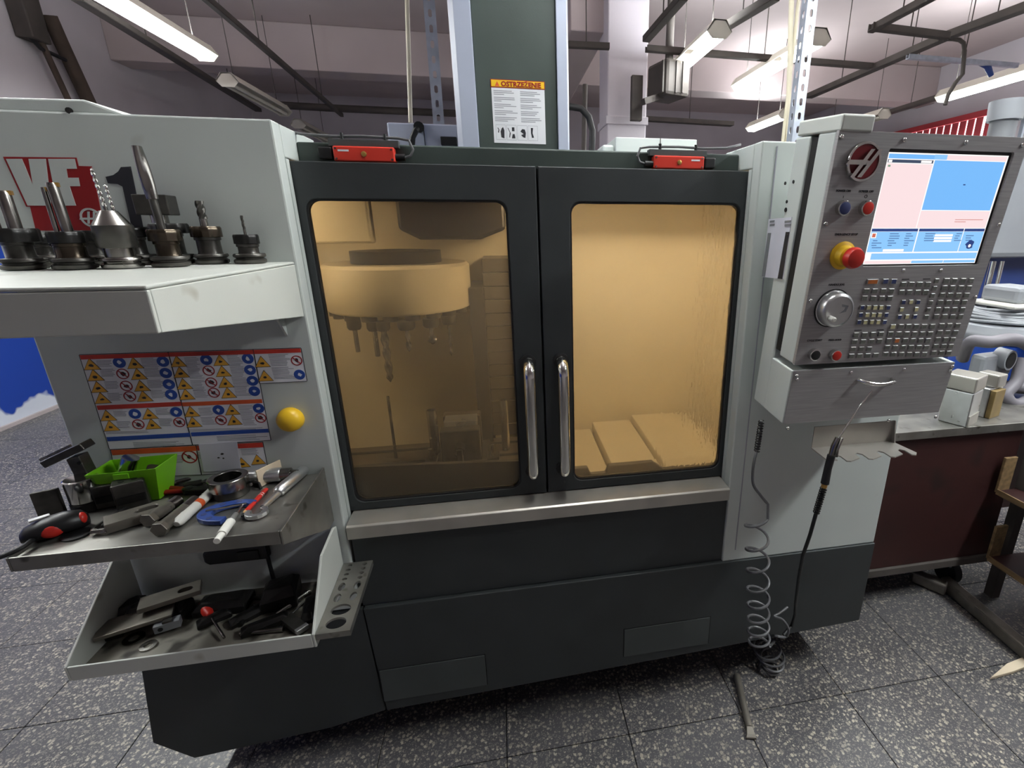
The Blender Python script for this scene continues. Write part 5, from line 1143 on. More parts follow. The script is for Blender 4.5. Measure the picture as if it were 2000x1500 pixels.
# tool holders standing on the shelf
grp = 'tool holders on the upper shelf'
def nut_mod(n_, d):
    return lambda t, k: 1 - (d if (math.cos(n_ * t) > 0.55 and 0 < k < 5) else 0)
def holder(px, py, label, h=0.070, body=0.0185, nut=0.026, nut_h=0.020, body_m='dark_steel', nut_m='black_oxide', cutters=(), chuck=False, rot=0.4, s=1.0):
    p = at(px, py, Z=SZ); z0 = 0.0005
    if p.y > 1.196: p = at(px, py, Y=1.196)
    t = thing('tool_holder', label, 'tool holder', (p.x, p.y, SZ), rot, grp)
    fl = MB().lathe([(0.022, z0), (0.030, z0 + 0.001), (0.0315, z0 + 0.0035), (0.0315, z0 + 0.0075), (0.0265, z0 + 0.0105), (0.0265, z0 + 0.0115), (0.0315, z0 + 0.0145), (0.0315, z0 + 0.018), (0.030, z0 + 0.020), (body * 1.08, z0 + 0.0205)], 36,
                   mod=lambda tt, k: 0.80 if abs(math.sin(tt)) < 0.2 else 1.0).build('flange', 'tool_steel' if chuck else 'dark_steel', t, local=True, smooth=True)
    if chuck:
        MB().lathe([(0.022, z0 + 0.0205), (0.022, z0 + 0.036), (0.0285, z0 + 0.038)], 32).build('body', 'tool_steel', t, local=True, smooth=True)
        MB().lathe([(0.0285, z0 + 0.037), (0.030, z0 + 0.040), (0.0295, z0 + 0.076), (0.0285, z0 + 0.077)], 32).build('knurled_sleeve', 'dark_steel', t, local=True, smooth=True)
        MB().lathe([(0.0285, z0 + 0.077), (0.013, z0 + 0.102), (0.004, z0 + 0.103)], 32).build('chuck_nose', 'tool_steel', t, local=True, smooth=True)
        top = z0 + 0.102
    else:
        zb = h - nut_h
        MB().lathe([(body * 1.08, z0 + 0.020), (body, z0 + 0.024), (body, zb - 0.006), (body * 1.12, zb - 0.005), (body * 1.12, zb)], 28).build('body', body_m, t, local=True, smooth=True)
        MB().lathe([(nut * 0.8, zb), (nut, zb + 0.001), (nut, zb + nut_h * 0.6), (nut, zb + nut_h - 0.003), (nut * 0.93, zb + nut_h), (nut * 0.55, zb + nut_h)], 48, mod=nut_mod(6, 0.06)).build('collet_nut', nut_m, t, local=True, smooth=True)
        top = zb + nut_h
    for (kind, L, r, dx, lean) in cutters:
        A_ = Vector((dx, 0, top - 0.004)); B_ = Vector((dx + lean, 0, top + L))
        if kind == 'mill':
            m_ = A_.lerp(B_, 0.35); MB().cyl(A_, m_, r * 0.9, n=16).build('shank', 'tool_steel', t, local=True, smooth=True)
            MB().twist(m_, B_, r * 1.05, 0.7, n=24, lobes=3, depth=0.28).build('end_mill', 'dark_steel', t, local=True, smooth=True)
        elif kind == 'drill':
            m_ = A_.lerp(B_, 0.15); MB().cyl(A_, m_, r * 0.9, n=12).build('shank', 'tool_steel', t, local=True, smooth=True)
            MB().twist(m_, B_, r, L / (r * 6.5), n=16, steps=60, lobes=2, depth=0.5, tip=0.06).build('drill_bit', 'chrome', t, local=True, smooth=True)
        elif kind == 'bar':
            MB().tube([A_, A_.lerp(B_, 0.93), B_], [r, r, r * 0.85], 18).build('boring_bar', 'tool_steel', t, local=True, smooth=True)
            MB().obox(B_ + Vector((r * 0.7, 0, -0.003)), r * 0.9, r * 1.2, 0.007).build('insert', 'brass', t, local=True)
        elif kind == 'flute':
            q = A_.lerp(B_, 0.42); MB().tube([A_, q], [r * 0.62, r * 0.62], 16).build('shank', 'dark_steel', t, local=True, smooth=True)
            MB().twist(q - Vector((0, 0, 0.004)), B_, r, 0.35, n=24, lobes=2, depth=0.38).build('large_drill', 'tool_steel', t, local=True, smooth=True)
        elif kind == 'head':
            MB().obox((dx, 0, top + L * 0.5), r * 2.4, r * 1.8, L * 0.55).build('boring_head', 'dark_steel', t, local=True, bevel=0.002)
            MB().cyl((dx, 0, top - 0.003), (dx, 0, top + L * 0.3), r * 0.6, n=16).build('shank', 'tool_steel', t, local=True, smooth=True)
    return t
holder(52, 527, 'leftmost front tool holder with a thick round bar and a slim bar', h=0.072, nut=0.033, nut_h=0.024, cutters=(('bar', 0.062, 0.0095, 0.004, 0.0), ('bar', 0.088, 0.005, -0.017, -0.002)))
holder(97, 514, 'dark tool holder mostly hidden behind the two leftmost', h=0.06, nut=0.025, nut_h=0.018)
holder(150, 526, 'tool holder with long boring bar in front of the letters', h=0.066, nut=0.026, body=0.0215, body_m='bronze_steel', cutters=(('bar', 0.082, 0.0082, 0.004, -0.002), ('bar', 0.074, 0.0036, -0.010, 0.0)))
holder(195, 512, 'dark tool holder hidden behind the drill chuck', h=0.068, nut=0.027)
holder(243, 524, 'drill chuck with conical nose holding a twist drill', chuck=True, cutters=(('drill', 0.072, 0.0035, -0.002, -0.004), ('drill', 0.045, 0.003, 0.008, -0.002)))
holder(272, 511, 'dark tool holder right behind the drill chuck', h=0.075, nut=0.028)
holder(337, 521, 'tool holder with tall bronze-tinted flute drill', h=0.070, nut=0.0265, nut_h=0.022, nut_m='bronze_steel', body_m='bronze_steel', cutters=(('flute', 0.145, 0.0105, -0.001, -0.006),))
holder(345, 503, 'tool holder with rectangular boring head behind the tall flute drill', h=0.082, nut=0.033, rot=0.1, cutters=(('head', 0.070, 0.024, -0.012, 0),))
holder(416, 512, 'tool holder with four-flute end mill, second from the right', h=0.076, nut=0.028, body=0.021, nut_h=0.022, nut_m='bronze_steel', body_m='dark_steel', cutters=(('mill', 0.050, 0.0078, 0, 0),))
holder(489, 505, 'rightmost tool holder with the thinnest cutter', h=0.060, nut=0.0240, nut_h=0.020, nut_m='black_oxide', cutters=(('mill', 0.038, 0.0028, 0, 0),))
# ================================================================== steel tray with hand tools
TZ = 1.0
ty = thing('steel_tray', 'stainless steel tray loaded with hand tools below the stickers', 'tray', (-0.72, 1.1, 0.86))
MB().box(-0.955, -0.485, 0.975, YF - 0.001, TZ - 0.006, TZ - 0.003).build('tray_bottom', 'tray_steel', ty, bevel=0.001)
MB().box(-0.955, -0.485, 0.970, 0.9745, TZ - 0.028, TZ + 0.003).build('front_lip', 'tray_steel', ty, bevel=0.0012)
MB().box(-0.960, -0.9555, 0.970, YF - 0.001, TZ - 0.028, TZ + 0.003).build('side_lip', 'tray_steel', ty, bevel=0.0012)
MB().prism([(0.970, TZ - 0.030), (0.970, TZ + 0.003), (YF - 0.001, TZ + 0.014), (YF - 0.001, TZ - 0.146), (1.20, TZ - 0.146)], 'x', -0.4845, -0.480).build('side_gusset', 'tray_steel', ty, bevel=0.0012)
G = 'hand tools on the steel tray'; Z = TZ - 0.0025
def item(name, a, b, label, cat, z=Z, flip=False):
    loc, rz, L = pairs(a, b, z)
    return thing(name, label, cat, (loc.x, loc.y, z), rz, G), L
# combination spanner with open end
t, L = item('spanner', (490, 1018), (598, 925), 'open-ended steel spanner on the tray, at its right', 'spanner')
MB().tube([(-L * 0.30, 0, 0.008), (-L * 0.02, 0, 0.010)], [0.006, 0.0075], 12).build('neck', 'aluminium', t, local=True, smooth=True)
MB().tube([(-L * 0.04, 0, 0.012), (-L * 0.02, 0, 0.0135), (L * 0.46, 0, 0.0135), (L * 0.5, 0, 0.0135)], [0.010, 0.0135, 0.013, 0.009], 16).build('tube_grip', 'aluminium', t, local=True, smooth=True)
jaw = []
for k in range(13):
    a_ = math.radians(75 + 285 * k / 12) ; jaw.append((-L * 0.40 + 0.023 * math.cos(a_), 0.023 * math.sin(a_)))
for k in range(13):
    a_ = math.radians(360 - 285 * k / 12 + 0); jaw.append((-L * 0.40 + 0.012 * math.cos(a_), 0.012 * math.sin(a_)))
MB().prism([(x_, y_) for x_, y_ in jaw], 'z', 0.003, 0.012).build('open_jaw', 'aluminium', t, local=True, bevel=0.0012)
# red pencil
t, L = item('pencil', (473, 1013), (521, 960), 'red carpenter pencil lying between micrometer and spanner', 'pencil')
MB().tube([(-L * 0.34, 0, 0.0055), (L * 0.5, 0, 0.0055)], 0.0052, 6).build('barrel', 'red_plastic', t, local=True)
MB().tube([(-L * 0.42, 0, 0.0055), (-L * 0.34, 0, 0.0055)], [0.003, 0.0052], 8).build('sharpened_wood', 'wood', t, local=True)
MB().tube([(-L * 0.5, 0, 0.0055), (-L * 0.42, 0, 0.0055)], [0.0015, 0.004], 8).build('lead', 'black_plastic', t, local=True)
for q in (0.24, 0.30): MB().tube([(L * q, 0, 0.0055), (L * (q + 0.02), 0, 0.0055)], 0.0054, 6).build('band', 'white_plastic', t, local=True)
# micrometer: C frame, anvil, thimble
pc = at(447, 1005, Z=Z)
pm = thing('micrometer', 'blue enamelled C-frame micrometer on the tray', 'micrometer', (pc.x, pc.y, Z), 0, G)
out_, inn_ = [], []
for k in range(19):
    a_ = math.radians(55 + 215 * k / 18); out_.append((pc.x + 0.064 * math.cos(a_) + 0.006, pc.y + 0.044 * math.sin(a_))); inn_.append((pc.x + 0.040 * math.cos(a_) + 0.010, pc.y + 0.026 * math.sin(a_)))
MB().prism(out_ + inn_[::-1], 'z', Z + 0.001, Z + 0.012).build('frame', 'blue_enamel', pm, bevel=0.0015)
for k in (3, 6, 9, 12, 15):
    c_ = ((out_[k][0] + inn_[k][0]) / 2, (out_[k][1] + inn_[k][1]) / 2)
    MB().lathe([(0.006, 0.0115), (0.0055, 0.0125)], 14, (c_[0], c_[1], Z)).build('frame_recess', 'key_navy', pm)
A_ = at(462, 1008, Z=Z + 0.007); B_ = at(424, 1056, Z=Z + 0.012); A_.z = B_.z = Z + 0.012
MB().cyl(A_, A_.lerp(B_, 0.35), 0.0052, n=16).build('sleeve', 'aluminium', pm, smooth=True)
MB().cyl(A_.lerp(B_, 0.3), A_.lerp(B_, 0.78), 0.0088, n=20).build('thimble', 'white_plastic', pm, smooth=True)
MB().cyl(A_.lerp(B_, 0.78), A_.lerp(B_, 1.02), 0.0062, n=16).build('ratchet', 'white_plastic', pm, smooth=True)
MB().cyl(A_.lerp(B_, -0.42), A_, 0.0030, n=10).build('spindle', 'chrome', pm, smooth=True)
A2, B2 = at(402, 998, Z=Z + 0.014), at(482, 983, Z=Z + 0.014)
MB().cyl(A2, B2, 0.002, n=8).build('scriber_rod', 'chrome', pm, smooth=True)
# marker
t, L = item('paint_marker', (347, 1032), (418, 966), 'white paint marker pen lying on the tray', 'marker pen')
MB().tube([(-L * 0.28, 0, 0.011), (L * 0.5, 0, 0.011)], 0.0105, 18).build('barrel', 'white_plastic', t, local=True, smooth=True)
MB().tube([(-L * 0.5, 0, 0.010), (-L * 0.44, 0, 0.011), (-L * 0.27, 0, 0.011)], [0.006, 0.0105, 0.0112], 18).build('cap', 'white_plastic', t, local=True, smooth=True)
MB().tube([(L * 0.02, 0, 0.011), (L * 0.12, 0, 0.011)], 0.0108, 18).build('printed_band', 'orange_print', t, local=True)
# two bolts
for k, (a_, b_, lab) in enumerate((((291, 1030), (352, 988), 'dark hex bolt lying beside the clamp strap'), ((313, 1048), (385, 988), 'dark threaded bolt lying nearest the white marker'))):
    t, L = item('hex_bolt', a_, b_, lab, 'bolt')
    MB().lathe([(0.0165, -L * 0.5), (0.0165, -L * 0.5 + 0.012)], 6, (0, 0, 0.0150), 'x').build('head', 'worn_steel', t, local=True, bevel=0.001)
    MB().cyl((-L * 0.5 + 0.012, 0, 0.0150), (L * 0.2, 0, 0.0150), 0.0118, n=20).build('shank', 'worn_steel', t, local=True, smooth=True)
    pf = []
    for q in range(26): pf.append((0.0118 if q % 2 else 0.0102, L * 0.2 + L * 0.3 * q / 25))
    MB().lathe(pf, 20, (0, 0, 0.0150), 'x').build('thread', 'tool_steel', t, local=True)
# clamp strap with slot
c0 = at(272, 1016, Z=Z)
t = thing('clamp_strap', 'grey steel clamp strap with a long slot on the tray', 'clamp', (c0.x, c0.y, Z), 0.62, G)
oo, dd = rrect(-0.002, 0.036, -0.009, 0.009, 0.0085, 5)
MB().holed(outer_for(dd, -0.052, 0.056, -0.024, 0.024), oo, 0.001, 0.022, axis='z').build('strap', 'worn_steel', t, local=True, bevel=0.0025)
# long hex keys
for k, (a_, b_, lab) in enumerate((((180, 1046), (292, 968), 'long black hex key lying along the clamp strap'), ((200, 1035), (262, 990), 'shorter black hex key beside the long one'))):
    t, L = item('hex_key', a_, b_, lab, 'hex key')
    MB().tube([(-L / 2 + 0.006, 0, 0.0075), (L / 2, 0, 0.0075)], 0.0062 - 0.001 * k, 6).build('long_arm', 'black_oxide', t, local=True)
    MB().tube([(-L / 2 + 0.008, 0, 0.0075), (-L / 2, -0.003, 0.0075), (-L / 2 + 0.002, -0.03, 0.0075)], 0.0062 - 0.001 * k, 6).build('short_arm', 'tool_steel' if k == 0 else 'black_oxide', t, local=True)
# corded hand lamp in black and red
c0 = at(116, 1044, Z=Z)
t = thing('corded_hand_tool', 'black and red hand tool with a cord at the tray corner', 'hand tool', (c0.x, c0.y, Z), 0.55, G)
body = MB()
rings = []
for (x_, wy, wz, zc) in ((-0.050, 0.012, 0.010, 0.014), (-0.042, 0.020, 0.016, 0.018), (-0.015, 0.026, 0.021, 0.023), (0.015, 0.027, 0.022, 0.024), (0.038, 0.022, 0.019, 0.022), (0.048, 0.012, 0.012, 0.018)):
    rings.append([(x_, wy * math.cos(q * math.pi / 10), zc + wz * math.sin(q * math.pi / 10)) for q in range(20)])
body.loft(rings).build('body', 'black_plastic', t, local=True, smooth=True)
MB().sphere((-0.004, -0.0205, 0.020), 0.016, sc=(1.1, 0.55, 0.85)).build('side_pad', 'red_plastic', t, local=True, smooth=True)
MB().sphere((0.040, -0.008, 0.026), 0.013, sc=(0.6, 1, 1)).build('end_pad', 'red_plastic', t, local=True, smooth=True)
MB().obox((-0.018, 0.004, 0.045), 0.03, 0.012, 0.004, 0.2).build('switch', 'aluminium', t, local=True, bevel=0.001)
pts = [at(66, 1052, Z=Z + 0.014), at(45, 1068, Z=Z + 0.012), at(25, 1078, Z=Z + 0.010), at(0, 1088, Z=Z + 0.008), at(-30, 1096, Z=Z), at(-60, 1130, Z=Z - 0.1)]
MB().tube(spline(pts, 5), 0.0045, 10).build('cord', 'rubber', t, smooth=True)
# dark round base the tool lies beside
pz = at(150, 1045, Z=Z); tag(MB().lathe([(0.024, Z), (0.024, Z + 0.003), (0.02, Z + 0.004)], 28, (pz.x, pz.y, 0)).build('rubber_disc', 'rubber', smooth=True), 'flat dark disc under the black and red hand tool', 'disc', G)
# chuck cylinder with bracket arm
c0 = at(163, 1000, Z=Z)
t = thing('steel_cylinder', 'bright steel cylinder on a black foot at the tray back', 'cylinder', (c0.x, c0.y + 0.02, Z), 0, G)
MB().lathe([(0.030, 0.001), (0.030, 0.018), (0.026, 0.022)], 28).build('foot', 'black_oxide', t, local=True, smooth=True)
MB().lathe([(0.0285, 0.0225), (0.0295, 0.024), (0.0295, 0.074), (0.027, 0.076), (0.001, 0.076)], 32).build('barrel', 'chrome', t, local=True, smooth=True)
c1 = Vector((c0.x - 0.012, c0.y + 0.055, Z))
t = thing('upright_bracket', 'dark machined bracket rising with a slanted plate on top', 'bracket', c1, 0, G)
MB().prism([(-0.014, 0.001), (0.022, 0.001), (0.010, 0.085), (0.006, 0.118), (-0.020, 0.112), (-0.016, 0.075)], 'y', -0.014, 0.014).build('stem', 'dark_steel', t, local=True, bevel=0.002)
MB().obox((-0.022, 0, 0.122), 0.095, 0.034, 0.016, 0, 0, math.radians(-24)).build('top_plate', 'dark_steel', t, local=True, bevel=0.002)
MB().obox((-0.030, -0.018, 0.132), 0.07, 0.006, 0.006, 0, 0, math.radians(-24)).build('rail', 'tool_steel', t, local=True)
MB().cyl((0.004, -0.016, 0.102), (0.004, -0.012, 0.102), 0.004, n=10).build('bolt', 'black_oxide', t, local=True)
c2 = at(100, 1010, Z=Z)
tag(MB().prism([(c2.x - 0.02, c2.y - 0.005), (c2.x + 0.018, c2.y + 0.012), (c2.x + 0.018, c2.y + 0.02), (c2.x - 0.02, c2.y + 0.003)], 'z', Z + 0.001, Z + 0.062).build('angle_plate', 'dark_steel', bevel=0.002), 'upright dark steel plate left of the bright cylinder', 'plate', G)
# dark jaw blocks
for (px, py, sx, sz, rz, lab) in ((214, 990, 0.045, 0.056, 0.3, 'dark steel jaw block beside the bright cylinder'), (258, 994, 0.056, 0.066, 0.5, 'dark jaw block with screw holes in front of the green bin')):
    c_ = at(px, py, Z=Z); t = thing('jaw_block', lab, 'jaw block', (c_.x, c_.y + 0.012, Z), rz, G)
    MB().box(-sx / 2, sx / 2, -0.019, 0.019, 0.001, sz).build('block', 'dark_steel', t, local=True, bevel=0.003)
    for q in (-0.011, 0.011): MB().cyl((q, 0, sz), (q, 0, sz + 0.0012), 0.0052, n=14).build('screw', 'black_oxide', t, local=True)
    MB().box(-sx / 2 + 0.004, sx / 2 - 0.004, -0.0225, -0.0192, sz * 0.3, sz * 0.55).build('step', 'black_oxide', t, local=True)
# green open bin with a chrome sleeve in it
c0 = Vector((-0.862, 1.19, 0))
gx, gy = -0.866, 1.193
t = thing('green_bin', 'lime green plastic bin at the back of the tray', 'bin', (gx, gy, Z), 0.0, G)
w0, d0, w1, d1, hh = 0.050, 0.026, 0.070, 0.040, 0.082
bo = [(-w0, -d0), (w0, -d0), (w0, d0), (-w0, d0)]; to = [(-w1, -d1), (w1, -d1), (w1, d1), (-w1, d1)]
mb = MB(); k_ = 0.955
mb.loft([[(x_, y_, 0.001) for x_, y_ in bo], [(x_, y_, hh + (0.004 if x_ > 0 else 0)) for x_, y_ in to], [(x_ * k_, y_ * k_, hh + (0.004 if x_ > 0 else 0)) for x_, y_ in to], [(x_ * k_, y_ * k_, 0.003) for x_, y_ in bo]])
mb.build('bin_shell', 'green_plastic', t, local=True)
MB().obox((0.0, -d1 - 0.001, hh * 0.9), 0.03, 0.003, 0.012).build('label_slot', 'green_plastic', t, local=True)
tag(MB().cyl((gx - 0.032, gy + 0.003, Z + 0.040), (gx - 0.004, gy + 0.006, Z + 0.098), 0.016, n=22).build('chrome_sleeve', 'chrome', smooth=True), 'chrome sleeve leaning inside the green bin', 'sleeve', G)
tag(MB().cyl((gx + 0.012, gy, Z + 0.020), (gx + 0.036, gy + 0.008, Z + 0.07), 0.013, n=18).build('dark_sleeve', 'dark_steel', smooth=True), 'dark sleeve lying inside the green bin', 'sleeve', G)
# ring
c0 = at(450, 968, Z=Z)
t = thing('steel_ring', 'thick bright steel ring standing on a dark spacer', 'ring', (c0.x, c0.y + 0.008, Z), 0, G)
MB().lathe([(0.036, 0.001), (0.036, 0.018), (0.026, 0.018), (0.026, 0.001)], 36, caps=False).build('spacer', 'dark_steel', t, local=True, smooth=True)
MB().lathe([(0.027, 0.019), (0.039, 0.019), (0.040, 0.020), (0.040, 0.046), (0.039, 0.047), (0.028, 0.047), (0.027, 0.046), (0.027, 0.019)], 40, caps=False).build('ring', 'tool_steel', t, local=True, smooth=True)
# aluminium arbor
t = thing('arbor', 'large bright round arbor lying against the panel', 'arbor', (-0.597, 1.212, Z), 0, G); L = 0.135
MB().lathe([(0.001, -L * 0.5), (0.016, -L * 0.5), (0.0175, -L * 0.48), (0.0175, L * 0.18), (0.016, L * 0.2)], 28, (0, 0, 0.0185), 'x').build('barrel', 'aluminium', t, local=True, smooth=True)
MB().lathe([(0.015, L * 0.2), (0.015, L * 0.36), (0.010, L * 0.37), (0.008, L * 0.5), (0.001, L * 0.5)], 24, (0, 0, 0.0185), 'x').build('taper', 'tool_steel', t, local=True, smooth=True)
# clear plastic strip with glue, standing on edge
a_, b_ = at(508, 953, Z=Z), at(588, 912, Z=Z)
d_ = (b_ - a_).normalized(); n_ = Vector((-d_.y, d_.x, 0)) * 0.003
t = thing('acrylic_strip', 'clear plastic strip with yellow glue standing on edge', 'plastic strip', a_, 0, G)
MB().prism([(a_.x, a_.y), (b_.x, b_.y), ((b_ + n_).x, (b_ + n_).y), ((a_ + n_).x, (a_ + n_).y)], 'z', Z + 0.001, Z + 0.046).build('strip', 'acrylic', t, bevel=0.0006)
q_ = a_.lerp(b_, 0.72) - n_ * 0.3
MB().sphere((q_.x, q_.y, Z + 0.026), 0.018, sc=(0.9, 0.25, 0.8)).build('glue', 'wood', t, smooth=True)
# pliers with red handles
t, L = item('pliers', (280, 964), (428, 962), 'pliers with dark red handles in the middle of the tray', 'pliers')
for s_ in (-1, 1):
    MB().tube(spline([(-L * 0.5, s_ * 0.012, 0.008), (-L * 0.3, s_ * 0.013, 0.008), (-L * 0.05, s_ * 0.006, 0.008), (L * 0.05, s_ * 0.002, 0.008)], 5), 0.0062, 12).build('handle', 'red_print', t, local=True, smooth=True)
MB().lathe([(0.011, 0.002), (0.011, 0.014), (0.009, 0.015)], 20, (L * 0.1, 0, 0)).build('pivot', 'black_oxide', t, local=True, smooth=True)
MB().prism([(L * 0.1, -0.012), (L * 0.1, 0.012), (L * 0.32, 0.008), (L * 0.5, 0.003), (L * 0.5, -0.003), (L * 0.32, -0.008)], 'z', 0.003, 0.013).build('jaws', 'black_oxide', t, local=True, bevel=0.0015)
# loose small tools heaped at the back
heap = [((330, 950), (400, 932), 0.005, 'thin bright drill lying in front of the green bin'), ((345, 945), (425, 925), 0.0048, 'second thin bright drill in the small heap'), ((360, 953), (430, 940), 0.0065, 'stubby grey reamer in the small heap'),
        ((385, 935), (440, 915), 0.006, 'dark reamer against the paper note'), ((395, 925), (452, 920), 0.0075, 'short dark pin below the paper note'), ((370, 930), (420, 918), 0.0055, 'small dark tap in the heap'), ((480, 952), (508, 945), 0.009, 'bright stub bar right of the steel ring')]
for k, (a_, b_, r_, lab) in enumerate(heap):
    t, L = item('small_tool', a_, b_, lab, 'small tool', z=Z + 0.0 + (0.007 if k in (1, 3, 5) else 0))
    MB().cyl((-L / 2, 0, r_ + 0.0005), (0, 0, r_ + 0.0005), r_, n=12).build('shank', ('chrome', 'tool_steel', 'dark_steel')[k % 3], t, local=True, smooth=True)
    MB().twist((0, 0, r_ + 0.0005), (L / 2, 0, r_ + 0.0005), r_, L / (r_ * 14), lobes=2, depth=0.45, tip=0.1).build('flutes', ('tool_steel', 'dark_steel')[k % 2], t, local=True, smooth=True)
c0 = at(322, 955, Z=Z); tag(MB().lathe([(0.012, Z + 0.001), (0.013, Z + 0.004), (0.013, Z + 0.018), (0.008, Z + 0.020)], 22, (c0.x, c0.y + 0.012, 0)).build('rubber_bung', 'rubber', smooth=True), 'round black rubber bung beside the green bin', 'bung', G)
c0 = at(355, 940, Z=Z); tag(MB().lathe([(0.006, Z + 0.001), (0.0105, Z + 0.001), (0.0105, Z + 0.013), (0.006, Z + 0.013), (0.006, Z + 0.001)], 24, (c0.x, c0.y + 0.012, 0), caps=False).build('brass_bush', 'brass', smooth=True), 'small brass bush behind the pliers', 'bush', G)
c0 = at(507, 958, Z=Z)
t = thing('hook_wrench', 'black hook hanging over the plastic strip by the ring', 'hook', (c0.x, c0.y, Z), 0, G)
MB().tube([(-0.03, 0.012, 0.018), (-0.012, 0.010, 0.021), (0.0, 0.004, 0.018), (0.004, 0.0, 0.003)], 0.0032, 8).build('hook', 'black_oxide', t, local=True, smooth=True)
# ================================================================== white bin under the tray
bn = thing('parts_bin', 'open white sheet-metal bin below the steel tray', 'bin', (-0.72, 1.12, 0.66))
FZ = 0.672
MB().box(-0.966, -0.482, 1.005, YF - 0.0065, FZ - 0.004, FZ).build('bin_floor', 'shaded_bin_paint', bn)
MB().box(-0.966, -0.482, 1.000, 1.0045, FZ - 0.006, 0.703).build('front_lip', 'shelf_paint', bn, bevel=0.0015)
MB().prism([(1.000, FZ - 0.006), (1.000, 0.703), (1.195, 0.838), (YF - 0.0065, 0.838), (YF - 0.0065, FZ - 0.006)], 'x', -0.972, -0.9665).build('side_wall', 'shelf_paint', bn, bevel=0.0015)
MB().prism([(1.000, FZ - 0.006), (1.000, 0.703), (1.118, 0.832), (1.215, 0.846), (YF - 0.0065, 0.84), (YF - 0.0065, FZ - 0.006)], 'x', -0.4815, -0.475).build('side_wall', 'shelf_paint', bn, bevel=0.0015)
# perforated rack plate on the right of the bin
ra = [at(614, 1242, Y=1.0), at(676, 1240, Y=1.0), at(720, 1095, Y=YF - 0.008), at(684, 1096, Y=YF - 0.008)]
zA = 0.702; zB = 0.722; xA, xB = -0.474, -0.398
def rk(u, v, dz=0):      # u across 0..1, v from front 0..1
    y_ = 1.0 + v * (YF - 0.009 - 1.0); return (xA + (xB - xA - 0.0 * v) * u, y_, zA + (zB - zA) * v + dz)
rows = [('c', 0.5, 0.085, 0.026, 0.30), ('c', 0.5, 0.235, 0.026, 0.30)]
rp = MB()
def cell(u0, u1, v0, v1, hole=None, k=6):
    def emitq(pts): 
        n = len(pts); 
    if hole is None:
        vs = [rk(u0, v0), rk(u1, v0), rk(u1, v1), rk(u0, v1), rk(u0, v0, -0.006), rk(u1, v0, -0.006), rk(u1, v1, -0.006), rk(u0, v1, -0.006)]
        rp.add(vs, [(0, 1, 2, 3), (7, 6, 5, 4)]); return
    hu, hv, rr_ = hole; cu_, cv_ = (u0 + u1) / 2, (v0 + v1) / 2
    inn_, dd_ = rrect(cu_ - hu, cu_ + hu, cv_ - hv, cv_ + hv, 1e-9, 1)
    inn_ = []; out_ = []
    for q, (sx, sy) in enumerate(((1, 1), (-1, 1), (-1, -1), (1, -1))):
        for i in range(k):
            a_ = math.radians(90 * q + 90 * i / (k - 1)); e = 2.0 if rr_ else 5.0
            ca, sa = math.cos(a_), math.sin(a_)
            inn_.append((cu_ + hu * (abs(ca) ** (2 / e)) * (1 if ca >= 0 else -1), cv_ + hv * (abs(sa) ** (2 / e)) * (1 if sa >= 0 else -1)))
            out_.append((u1 if sx > 0 else u0, v1 if sy > 0 else v0))
    n = len(inn_); vs = [rk(*p) for p in out_] + [rk(*p) for p in inn_] + [rk(*p, -0.006) for p in out_] + [rk(*p, -0.006) for p in inn_]
    rp.add(vs, [q for i in range(n) for j in ((i + 1) % n,) for q in ((i, j, n + j, n + i), (2 * n + i, 3 * n + i, 3 * n + j, 2 * n + j), (n + i, n + j, 3 * n + j, 3 * n + i))])
cell(0, 1, 0.0, 0.03); cell(0, 1, 0.03, 0.20, (0.30, 0.072, True), 8); cell(0, 1, 0.20, 0.38, (0.30, 0.072, True), 8)
for v0, v1 in ((0.38, 0.54), (0.54, 0.70)):
    for u0, u1 in ((0, 0.5), (0.5, 1)): cell(u0, u1, v0, v1, (0.11, 0.06, True))
for q in range(4):
    for u0, u1 in ((0, 0.5), (0.5, 1)): cell(u0, u1, 0.70 + q * 0.072, 0.772 + q * 0.072, (0.085, 0.020, True))
cell(0, 1, 0.988, 1.0)
rp.add([rk(0, 0), rk(1, 0), rk(1, 0, -0.016), rk(0, 0, -0.016)], [(0, 3, 2, 1)])
rp.add([rk(1, 0), rk(1, 1), rk(1, 1, -0.016), rk(1, 0, -0.016)], [(0, 3, 2, 1)])
o = rp.build('tool_rack', 'tray_steel', bn); o['label'] = 'perforated steel tool rack strip'
# contents of the bin
G2 = 'things lying in the white bin'; BZ2 = FZ + 0.001
def place(px, py, z=BZ2): p = at(px, py, Z=z); return p
def plate(px, py, sx, sy, sz, rz, m, lab, z=BZ2, hole=False, name='steel_plate', tilt=0):
    p = place(px, py, z); t = thing(name, lab, 'plate', (p.x, p.y, z), rz, G2)
    if hole:
        oo, dd = rrect(sx * 0.12, sx * 0.12 + 0.03, -0.009, 0.009, 0.0085, 5)
        MB().holed(outer_for(dd, -sx / 2, sx / 2, -sy / 2, sy / 2), oo, 0.0, sz, axis='z').build('plate', m, t, local=True, bevel=0.0015)
    else: MB().obox((0, 0, sz / 2), sx, sy, sz, 0, 0, tilt).build('plate', m, t, local=True, bevel=0.0015)
    return t
plate(268, 1214, 0.14, 0.060, 0.010, 0.38, 'worn_steel', 'bright flat plate at the front of the white bin', z=BZ2 + 0.032)
plate(335, 1168, 0.12, 0.05, 0.012, 0.42, 'worn_steel', 'slotted strap lying behind the bright plate', z=BZ2 + 0.052, hole=True)
t = plate(330, 1226, 0.05, 0.022, 0.020, 0.35, 'mid_plastic', 'small grey square nut block on the bright plate', z=BZ2 + 0.0105, name='nut_block')
MB().cyl((-0.012, -0.0115, 0.010), (-0.012, -0.0125, 0.010), 0.005, n=14).build('hole', 'dark_gap', t, local=True)
MB().obox((0.002, 0, 0.0225), 0.018, 0.018, 0.005).build('key', 'dark_steel', t, local=True)
